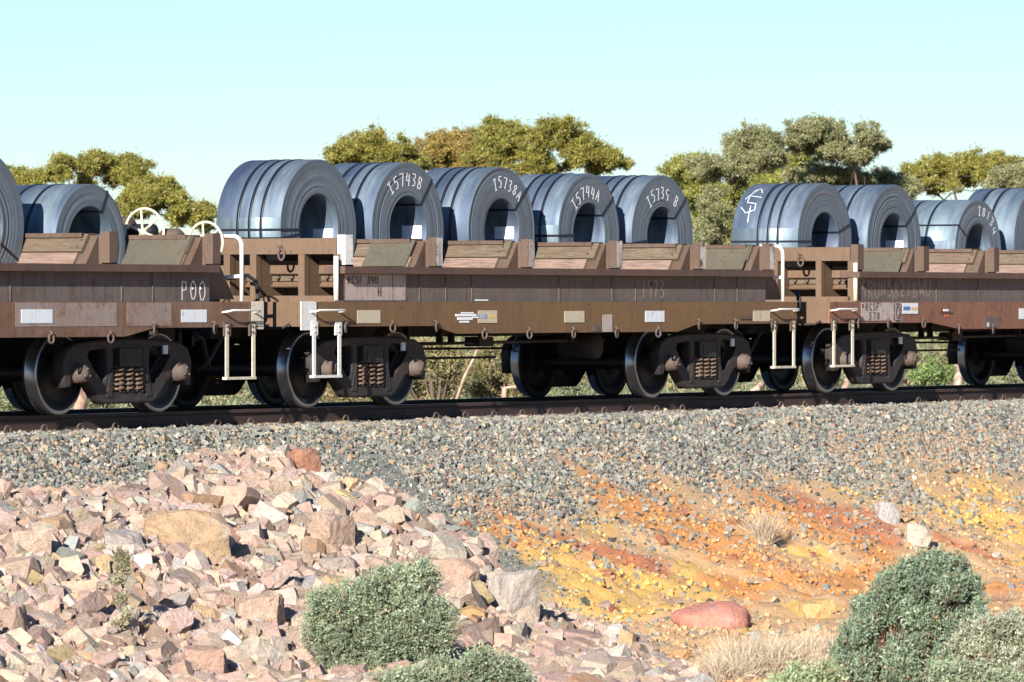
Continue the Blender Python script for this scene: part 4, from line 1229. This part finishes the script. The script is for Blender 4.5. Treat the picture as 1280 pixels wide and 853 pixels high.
t = NT('dark_limb'); t.col((.13,.09,.065)); M['limb'] = t.mat
def gum_tree(px0, depth, clumps, label, pal, w, dens=3500, leaf=.062, base_px=None, group='gum trees behind the train', trunk_r=.10):
    """clumps: (px,py,r_px); the tree stands at the given distance"""
    sc_ = F_PX/depth
    bx = base_px if base_px else sum(c[0] for c in clumps)/len(clumps)
    B = at_depth(bx, HOR, depth); B.z = float(terr(B.x, B.y)) - .05
    root = empty('gum_tree', B); tag(root, label, 'tree', group)
    Vs = []; Fs = []; Cs = []; o = 0; wood = MB()
    top = max(HOR-c[1] for c in clumps)/sc_ + CZ
    H = top - B.z
    extra = []
    for (px, py, rp) in clumps:
        for q in range(2): extra.append((px + rnd.uniform(-.95, .95)*rp, py + rnd.uniform(-.15, .95)*rp, rp*rnd.uniform(.6, .85)))
    base_ = list(clumps)
    for i, (px, py, rp) in enumerate(base_):
        near = sorted(base_, key=lambda q: (q[0]-px)**2 + (q[1]-py)**2)[1:3]
        for q in near: extra.append(((px+q[0])/2 + rnd.uniform(-.2,.2)*rp, (py+q[1])/2 + rnd.uniform(-.1,.3)*rp, (rp+q[2])*.42))
    clumps = clumps + extra
    fork = Vector((B.x, B.y, B.z + H*.38))
    lean = rnd.uniform(-.15, .15)
    F0 = fork-B + Vector((lean, 0, 0))
    wood.tube([Vector((0,0,0)), F0*.5 + Vector((lean*.6, 0, 0)), F0], [trunk_r, trunk_r*.8, trunk_r*.62], 8)
    nodes = [(F0, trunk_r*.5)]
    order = sorted(range(len(clumps)), key=lambda i: (clumps[i][0]-bx)**2*.6 + (HOR-90-clumps[i][1])**2)
    for i in order:
        px, py, rp = clumps[i]
        r = rp/sc_
        C = at_depth(px, py, depth + rnd.uniform(-.9, .9)); Cl = C-B
        nd, nr = min(nodes, key=lambda q: (q[0]-Cl).length + max(0, q[0].z-Cl.z)*2)
        seg_ = Cl-nd; e_ = Cl - Vector((0,0,r*.1)); rr_ = max(.008, nr*.62)
        jit = lambda q: Vector((rnd.uniform(-1,1), rnd.uniform(-1,1), rnd.uniform(-1,.4)))*seg_.length*q
        m1 = nd.lerp(e_, .35) + jit(.10); m2 = nd.lerp(e_, .7) + jit(.10)
        wood.tube([nd, m1, m2, e_], [nr*.8, (nr*.8+rr_)/2, rr_, rr_*.7], 5, caps=False)
        nodes.append((m2, rr_)); nodes.append((e_, rr_*.7))
        for k_ in range(2):
            e2 = Cl + Vector((rnd.uniform(-1,1), rnd.uniform(-1,1), rnd.uniform(-.3,.8)))*r*.8
            wood.tube([m2, m2.lerp(e2, .6)+jit(.06), e2], [.009, .006, .003], 4, caps=False)
        nt = 17; n = int(dens*(r/.42)**1.7/nt)
        for k_ in range(nt):
            dd = np.array([rnd.gauss(0,1), rnd.gauss(0,1), rnd.gauss(.15, .8)]); dd /= np.linalg.norm(dd)
            far_ = rnd.uniform(.3, 1.3)
            TCn = np.array(Cl) + dd*r*np.array([.8,.8,.6])*far_
            tr_ = r*rnd.uniform(.20, .52)
            p, d = clump_points(max(20, int(n*(tr_/(r*.36))**1.6)), TCn, tr_, .75, .62, .45)
            k2 = rng.random(len(p)) < .22; p[k2] += rng.normal(size=(int(k2.sum()), 3))*r*.20          # loose outer sprays
            v, f, c = leaf_cloud(p, leaf, .32, tint(len(p), pal, w, .28)*rnd.uniform(.72, 1.22), droop=.35)
            Vs.append(v); Fs.append(f+o); o += len(v); Cs.append(c)
    wood.build('trunk', M['limb'], root)
    link('crown', np_mesh('crown', np.concatenate(Vs), np.concatenate(Fs), M['leaf'], np.concatenate(Cs)), root)
    return root
OL = [(.22,.21,.042),(.30,.27,.06),(.15,.155,.032),(.36,.30,.09),(.24,.19,.05)]; OW = [10, 8, 6, 3, 3]
BR = [(.27,.20,.05),(.34,.25,.07),(.19,.165,.04),(.38,.24,.09)]; BW = [9, 7, 5, 4]
GR = [(.225,.23,.105),(.29,.285,.145),(.15,.165,.07),(.34,.29,.16)]; GWt = [8, 6, 5, 3]
LG = [(.26,.27,.06),(.33,.31,.085),(.19,.20,.045)]; LW = [8, 6, 4]
OL = [tuple(v*1.30 for v in q) for q in OL]
BR = [tuple(v*1.25 for v in q) for q in BR]
GR = [tuple(v*1.30 for v in q) for q in GR]
LG = [tuple(v*1.30 for v in q) for q in LG]
Z7 = lambda L: [(x/4.267, 160+y/4.267+1, r/4.267*1.5) for x, y, r in L]
gum_tree(0, 118, Z7([(60,255,55),(150,260,50),(230,260,55),(330,200,50),(330,165,35)]), 'low dull-green part of the gum crowns at the left edge, behind the coil', OL, OW, base_px=40)
gum_tree(0, 120, Z7([(430,170,48),(520,170,50),(600,190,60),(680,170,45),(740,200,48),(700,250,50),(500,230,50),(760,260,40)]), 'tall rounded olive gum tree left of the first big coil', OL, OW, base_px=150)
gum_tree(0, 117, Z7([(720,340,60),(790,300,50),(680,400,45),(860,300,48),(920,320,45),(850,360,45),(930,400,60),(1010,430,50),(1070,440,48),(1110,430,32),(960,470,45),(800,430,45),(1050,500,40),(600,450,35)]), 'spreading olive gum tree right behind the spoked brake wheel', OL, OW, base_px=215)
Z5 = lambda L: [(340+x/2.4615, 120+y/2.4615, r/2.4615*1.12) for x, y, r in L]
gum_tree(0, 122, Z5([(215,180,45),(260,150,45),(320,130,45),(290,180,50),(380,155,45),(350,190,45),(420,180,40),(450,200,35),(200,215,35),(400,230,50),(300,230,45)]), 'rounded yellowish gum tree above the second coil, leftmost of the middle trees', OL, OW, base_px=470)
gum_tree(0, 125, Z5([(490,150,40),(540,130,45),(590,140,42),(520,180,45),(580,180,45),(550,215,35),(620,210,40)]), 'brown-tinged gum tree in the middle of the group behind the coils', BR, BW, base_px=560)
gum_tree(0, 119, Z5([(660,120,45),(700,95,42),(750,110,45),(680,160,50),(740,160,50),(790,140,45),(800,190,45),(720,210,35),(840,230,52),(860,100,48),(900,95,42),(910,140,40),(840,125,40),(950,120,42),(985,160,48),(940,190,45),(1030,180,40),(1060,200,30),(1000,215,36)]), 'widest gum tree behind the third and fourth coils, with sky gaps and bare limbs', OL, OW, base_px=655)
Z6 = lambda L: [(800+x/2.6667, 120+y/2.6667, r/2.6667*1.18) for x, y, r in L]
gum_tree(0, 124, Z6([(110,245,40),(160,220,45),(210,230,45),(170,280,50),(230,300,60),(260,350,55),(210,380,50),(230,440,60),(300,420,60),(370,270,50),(420,300,50),(330,320,55),(450,260,40),(500,215,45),(540,230,45)]), 'leafy light-green gum tree left of the squiggle-marked coil', LG, LW, base_px=890)
gum_tree(0, 118, Z6([(320,160,50),(370,125,45),(420,150,48),(350,200,55),(420,210,52),(445,190,35),(300,240,45),(200,230,40),(240,240,45),(260,400,55),(220,460,45)]), 'grey-green gum tree with a domed top left of the tall slender one', GR, GWt, base_px=930)
gum_tree(0, 120, Z6([(530,110,42),(580,100,45),(640,110,48),(600,150,50),(660,150,45),(690,190,38),(760,120,42),(790,150,36),(750,165,36),(740,210,26),(520,150,35),(640,190,38)]), 'tallest gum tree with two open grey-green domes standing clear against the sky', GR, GWt, base_px=1030)
gum_tree(0, 122, Z6([(560,270,50),(620,265,50),(690,265,50),(740,280,40),(800,280,45),(860,290,45),(900,310,45),(850,330,45)]), 'low grey-green gum crown between the tallest tree and the right-hand trees', GR, GWt, base_px=1080)
gum_tree(0, 125, Z6([(910,250,40),(960,240,42),(1000,225,42),(1050,235,42),(1100,220,40),(1150,215,42),(1190,230,42),(1080,270,42),(1000,280,40),(950,280,35),(1150,265,40),(1240,230,35)]), 'flat-topped olive gum tree in the right part, above the coil chalked I8134', OL, OW, base_px=1200)
gum_tree(0, 119, Z6([(1220,270,50),(1270,250,45),(1300,290,50),(1180,290,35)]), 'pale bluish gum crown at the right edge of the picture', GR, GWt, base_px=1270)

def low_bush(px, depth, wpx, htop, label, pal, w, leaf=.07, dens=1.0, name='bush'):
    sc_ = F_PX/depth; B = at_depth(px, HOR, depth); B.z = float(terr(B.x, B.y))-.05
    r = wpx/2/sc_; top = CZ + (HOR-htop)/sc_; H = max(.5, top - B.z)
    Vs = []; Fs = []; Cs = []; o = 0
    nt = int(10 + 14*dens)
    wood = MB()
    for k_ in range(nt):
        a = rnd.uniform(0, 6.28); q = rnd.random()**.5*r*.8; z = H*rnd.uniform(.12, .85)*(1-.35*(q/r)**2)
        C = np.array([q*math.cos(a), q*math.sin(a)*.7, z]); rr = r*rnd.uniform(.22, .36)
        wood.tube([(0,0,0), Vector(C)*.5+Vector((0,0,.05)), Vector(C)], [.03, .02, .008], 5, caps=False)
        n = int(420*dens*(rr/.4)**1.7)+60
        p, d = clump_points(n, C, rr, .5, .9, .4)
        v, f, c = leaf_cloud(p, leaf, .3, tint(n, pal, w)*rnd.uniform(.8, 1.15), up_bias=.3)
        Vs.append(v); Fs.append(f+o); o += len(v); Cs.append(c)
    root = empty(name, B); tag(root, label, 'bush', 'bushes behind the track')
    wood.build('stems', M['limb'], root)
    link('foliage', np_mesh('foliage', np.concatenate(Vs), np.concatenate(Fs), M['scrub'], np.concatenate(Cs)), root)
DB = [(.24,.22,.08),(.32,.24,.12),(.16,.17,.06),(.36,.28,.18),(.12,.12,.05)]; DW = [8, 6, 6, 4, 3]
PG = [(.22,.25,.13),(.30,.32,.18),(.15,.18,.09),(.34,.31,.20)]; PW = [8, 7, 5, 3]
BG = [(.20,.28,.09),(.28,.36,.13),(.13,.19,.06)]
low_bush(20, 92, 110, 455, 'dull green bush seen under the left end of the train', PG, PW)
low_bush(120, 96, 110, 462, 'pale bush behind the left bogie of the left wagon', PG, PW)
low_bush(215, 94, 100, 470, 'pale green bush seen between the wheels left of the first step ladder', PG, PW)
low_bush(330, 95, 120, 455, 'pale green bush seen below the gap between left and middle wagon', PG, PW)
low_bush(440, 93, 130, 440, 'yellow-brown bush behind the left bogie of the middle wagon', DB, DW, dens=1.3)
low_bush(545, 90, 130, 415, 'tall olive bush just right of the left bogie of the middle wagon', DB, DW, dens=1.6)
low_bush(625, 92, 150, 405, 'broad straw-green bush in the gap under the middle wagon', DB, DW, dens=1.8)
low_bush(700, 97, 100, 440, 'grey-green bush beside the pale fallen branch', PG, PW)
low_bush(770, 100, 110, 478, 'low green bush between the wheels under the middle wagon', PG, PW)
low_bush(860, 96, 110, 460, 'green bush behind the right bogie of the middle wagon', PG, PW)
low_bush(960, 100, 100, 468, 'pale bush behind the coupling of the middle and right wagon', PG, PW)
low_bush(1060, 98, 90, 440, 'small dull bush beside the leaning trunk', PG, PW)
low_bush(1165, 92, 110, 440, 'bright green bush in the gap under the right wagon', BG, [5,5,3], dens=1.5)
low_bush(1150, 104, 130, 415, 'dark twiggy bush behind the bright green one', DB, DW)
low_bush(1250, 96, 110, 452, 'pale green bush at the right edge behind the last wheel', PG, PW)
# bare trunks and a fallen branch between the bushes
def bare(points, r, label, cat, name):
    P = [at_depth(*p) for p in points]; B = P[0].copy()
    gz = float(terr(B.x, B.y)); B.z = gz
    rt = MB().tube([p-B for p in ([Vector((B.x, B.y, gz))] + P)], [r]+[r*(1-.5*i/len(P)) for i in range(len(P))], 8).build(name, M['bark'], None, B)
    tag(rt, label, cat)
bare([(98,520,88),(103,495,88),(112,470,88),(118,430,88.5)], .10, 'pinkish bare gum trunk behind the wheel under the left wagon', 'dead tree', 'dead_tree')
bare([(570,500,87),(580,472,87),(592,448,87),(601,428,87.4)], .024, 'salmon-coloured bare branch rising behind the middle wagon', 'dead tree', 'dead_tree')
bare([(630,485,86),(645,484,86),(660,478,86.2),(672,480,86.5)], .04, 'pale fallen branch lying in front of the olive bush', 'branch', 'fallen_branch')
bare([(930,500,90),(945,488,90),(962,470,90.5)], .07, 'pale forked trunk leaning behind the coupling', 'dead tree', 'dead_tree')
bare([(1194,510,84),(1197,480,84),(1203,450,84.5),(1200,420,85)], .08, 'dark reddish gum trunk under the right wagon', 'dead tree', 'dead_tree')
bare([(1050,500,88),(1058,480,88),(1062,465,88.4)], .06, 'thin pinkish trunk beside the bogie of the right wagon', 'dead tree', 'dead_tree')

# far scrub that reads as one mass
N = 52000
u = rng.uniform(-60, 1340, N); d = rng.uniform(100, 128, N)
k = (u-640)/F_PX
X = CX + d*(TS+k*TC); Y = CY + d*(TC-k*TS); Z = terr(X, Y) + rng.random(N)**1.5*(.9+1.7*vn(X*.5, Y*.5, 3))
v, f, c = leaf_cloud(np.stack([X, Y, Z], -1), .16, .3, tint(N, DB+PG, DW+PW), up_bias=.6)
tag(link('low_scrub', np_mesh('low_scrub', v, f, M['scrub'], c)), kind='stuff')

# foreground saltbushes: dense upright shoots
def saltbush(cpx, base_py, clumps, label, pal, w, shoots=5200, leaf=.022, upright=1.3, name='saltbush', pull=0.):
    B = hit(cpx, base_py); d0 = float(project(np.array(B))[2]); B.z = float(terr(B.x, B.y)) - .03
    d0 -= pull; sc_ = F_PX/d0; sr = .3 if name == 'weed' else 1.
    root = empty(name, B); tag(root, label, 'shrub')
    Vs = []; Fs = []; Cs = []; o = 0; wood = MB(); tot = sum(c[2]**2 for c in clumps)
    for px, py, rp in clumps:
        r = rp/sc_; C = np.array(at_depth(px, py, d0 + rnd.uniform(-.12, .12)) - B)
        if name != 'weed': wood.tube([(0,0,0), Vector(C)*.5, Vector(C)], [.02*sr, .014*sr, .006*sr], 5, caps=False)
        n = int(shoots*rp*rp/tot)
        sub_ = rng.normal(size=(9, 3)); sub_ /= np.linalg.norm(sub_, axis=1)[:, None]; sub_[:, 2] = sub_[:, 2]*.6 + .15
        sub_ *= rng.uniform(.55, 1.2, (9, 1)); sr_ = rng.uniform(.30, .56, 9); sv_ = rng.uniform(.78, 1.18, 9)
        ii = rng.choice(9, n, p=sr_**2/sum(sr_**2)); d = rng.normal(size=(n, 3)); d /= np.linalg.norm(d, axis=1)[:, None]
        p = C[None] + sub_[ii]*r*.66 + d*(r*sr_[ii]*rng.random(n)**.45)[:, None]
        p[:, 2] = np.maximum(p[:, 2], .02)
        sd = d*.9 + np.array([0, 0, upright]) + rng.normal(size=(n, 3))*.25; sd /= np.linalg.norm(sd, axis=1)[:, None]
        sl = rng.uniform(.035, .075, n); cc_ = tint(n, pal, w, .22)*rnd.uniform(.9, 1.08)*sv_[ii][:, None]; lf_ = rng.uniform(.7, 1.5, n)*leaf; sl = sl*np.where(rng.random(n) < .12, 1.8, 1.); br_ = rng.random(n) < .05; cc_[br_] = (.30,.21,.12)
        nl = 7
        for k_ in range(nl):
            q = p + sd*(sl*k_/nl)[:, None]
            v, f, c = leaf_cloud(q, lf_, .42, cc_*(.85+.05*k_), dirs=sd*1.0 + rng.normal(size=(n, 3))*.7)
            Vs.append(v); Fs.append(f+o); o += len(v); Cs.append(c)
        for k_ in range(10 if name != 'weed' else 0):
            i = rng.integers(n); wood.tube([Vector(C)*.6, Vector(p[i])], [.006, .003], 4, caps=False)
    wood.build('stems', M['twig'], root)
    link('foliage', np_mesh('foliage', np.concatenate(Vs), np.concatenate(Fs), M['scrub'], np.concatenate(Cs)), root)
    return root
t = NT('dark_twig'); t.col((.12,.065,.045)); M['twig'] = t.mat
SG = [(.27,.32,.20),(.33,.38,.25),(.20,.245,.145),(.38,.40,.28)]; SW = [8, 7, 5, 3]
SB = [(.20,.26,.17),(.26,.32,.21),(.145,.20,.125),(.31,.345,.25)]
PL = [(.38,.40,.28),(.45,.46,.34),(.30,.33,.22)]
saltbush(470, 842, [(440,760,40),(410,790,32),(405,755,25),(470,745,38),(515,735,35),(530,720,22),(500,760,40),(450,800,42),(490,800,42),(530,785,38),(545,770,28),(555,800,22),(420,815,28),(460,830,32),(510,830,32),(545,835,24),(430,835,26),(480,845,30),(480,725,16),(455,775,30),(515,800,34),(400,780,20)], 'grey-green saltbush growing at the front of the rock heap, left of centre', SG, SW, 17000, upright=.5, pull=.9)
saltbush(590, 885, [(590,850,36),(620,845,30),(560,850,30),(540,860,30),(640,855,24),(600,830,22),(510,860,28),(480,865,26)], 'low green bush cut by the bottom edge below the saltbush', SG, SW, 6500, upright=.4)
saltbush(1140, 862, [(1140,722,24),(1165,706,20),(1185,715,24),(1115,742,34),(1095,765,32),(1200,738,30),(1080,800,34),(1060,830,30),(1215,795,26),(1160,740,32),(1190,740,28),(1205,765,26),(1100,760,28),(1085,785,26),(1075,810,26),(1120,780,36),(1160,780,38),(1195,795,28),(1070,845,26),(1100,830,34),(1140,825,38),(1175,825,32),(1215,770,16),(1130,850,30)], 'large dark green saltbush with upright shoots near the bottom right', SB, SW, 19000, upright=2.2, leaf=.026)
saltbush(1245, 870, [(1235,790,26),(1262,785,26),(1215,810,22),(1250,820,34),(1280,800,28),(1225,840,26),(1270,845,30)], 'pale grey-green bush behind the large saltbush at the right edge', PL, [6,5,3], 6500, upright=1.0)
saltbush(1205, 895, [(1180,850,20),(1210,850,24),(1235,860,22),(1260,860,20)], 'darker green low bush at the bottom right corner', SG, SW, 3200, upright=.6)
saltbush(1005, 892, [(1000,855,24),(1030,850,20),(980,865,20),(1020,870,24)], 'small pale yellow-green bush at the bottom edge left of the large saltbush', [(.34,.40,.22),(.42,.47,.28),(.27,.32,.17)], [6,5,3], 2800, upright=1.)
saltbush(155, 800, [(150,700,10),(155,715,11),(160,705,9),(148,730,9),(152,755,10),(158,775,9),(146,785,8)], 'small straggly pale weed among the rocks below the left end of the heap', [(.30,.29,.17),(.38,.35,.22),(.24,.22,.13)], [6,5,3], 420, upright=2.2, name='weed')

def dry_clump(cpx, cpy, n, hgt, rad, label, name='dry_shrub', stiff=1.0, col=[(.50,.40,.28),(.62,.52,.38),(.36,.27,.18)]):
    B = hit(cpx, cpy); B.z = float(terr(B.x, B.y)) - .02
    a = rng.uniform(0, 2*math.pi, n); q = rng.random(n)**.6*rad*.55
    P0 = np.stack([q*np.cos(a), q*np.sin(a), np.zeros(n)], -1)
    D = np.stack([np.cos(a)*q/rad, np.sin(a)*q/rad, np.full(n, stiff)], -1) + rng.normal(size=(n, 3))*.65
    D[:, 2] = np.abs(D[:, 2]); D /= np.linalg.norm(D, axis=1)[:, None]
    h = hgt*rng.uniform(.45, 1.1, n); seg = 3
    Wd = np.cross(D, rng.normal(size=(n, 3))); Wd /= np.linalg.norm(Wd, axis=1)[:, None]
    pts = [P0]; d = D.copy()
    for k_ in range(seg):
        pts.append(pts[-1] + d*(h/seg)[:, None]); d = d + rng.normal(size=(n, 3))*.42; d[:, 2] -= .08; d /= np.linalg.norm(d, axis=1)[:, None]
    Vs = []; Fs = []
    for k_ in range(seg):
        w0 = .0035*(1-k_/seg*.8); w1 = .0035*(1-(k_+1)/seg*.8)
        Vs.append(np.stack([pts[k_]-Wd*w0, pts[k_]+Wd*w0, pts[k_+1]+Wd*w1, pts[k_+1]-Wd*w1], 1).reshape(-1, 3))
    V = np.concatenate(Vs); Fq = np.arange(len(V)).reshape(-1, 4)
    c = np.tile(tint(n, col, [5, 4, 3]), (seg, 1))
    o = link(name, np_mesh(name, V, Fq, M['dry'], c), None, B)
    tag(o, label, 'dry shrub'); return o
dry_clump(955, 845, 4200, .42, .62, 'wide pale dry twiggy shrub in front of the red boulder')
dry_clump(1025, 830, 2200, .36, .42, 'pale dry shrub touching the left side of the large saltbush')
dry_clump(905, 850, 1600, .30, .35, 'small dry grey shrub at the left of the wide dry one')
dry_clump(957, 682, 520, .42, .14, 'upright tuft of straw-coloured dry grass standing alone on the orange bank', 'grass_tuft', 2.2)
dry_clump(935, 730, 500, .10, .22, 'low patch of dry grass on the bank below the upright tuft', 'grass_tuft')
dry_clump(1255, 752, 500, .18, .25, 'reddish dry grass above the pale bush at the right edge', 'grass_tuft', 1., [(.36,.22,.15),(.45,.30,.2),(.28,.18,.12)])
dry_clump(510, 590, 160, .12, .12, 'tiny dry grass sprig on the ballast above the rock heap', 'grass_tuft')
dry_clump(205, 838, 300, .22, .22, 'bare grey twiggy weed between rocks at the bottom left', 'grass_tuft', 1., [(.30,.25,.2),(.42,.36,.3),(.2,.15,.12)])
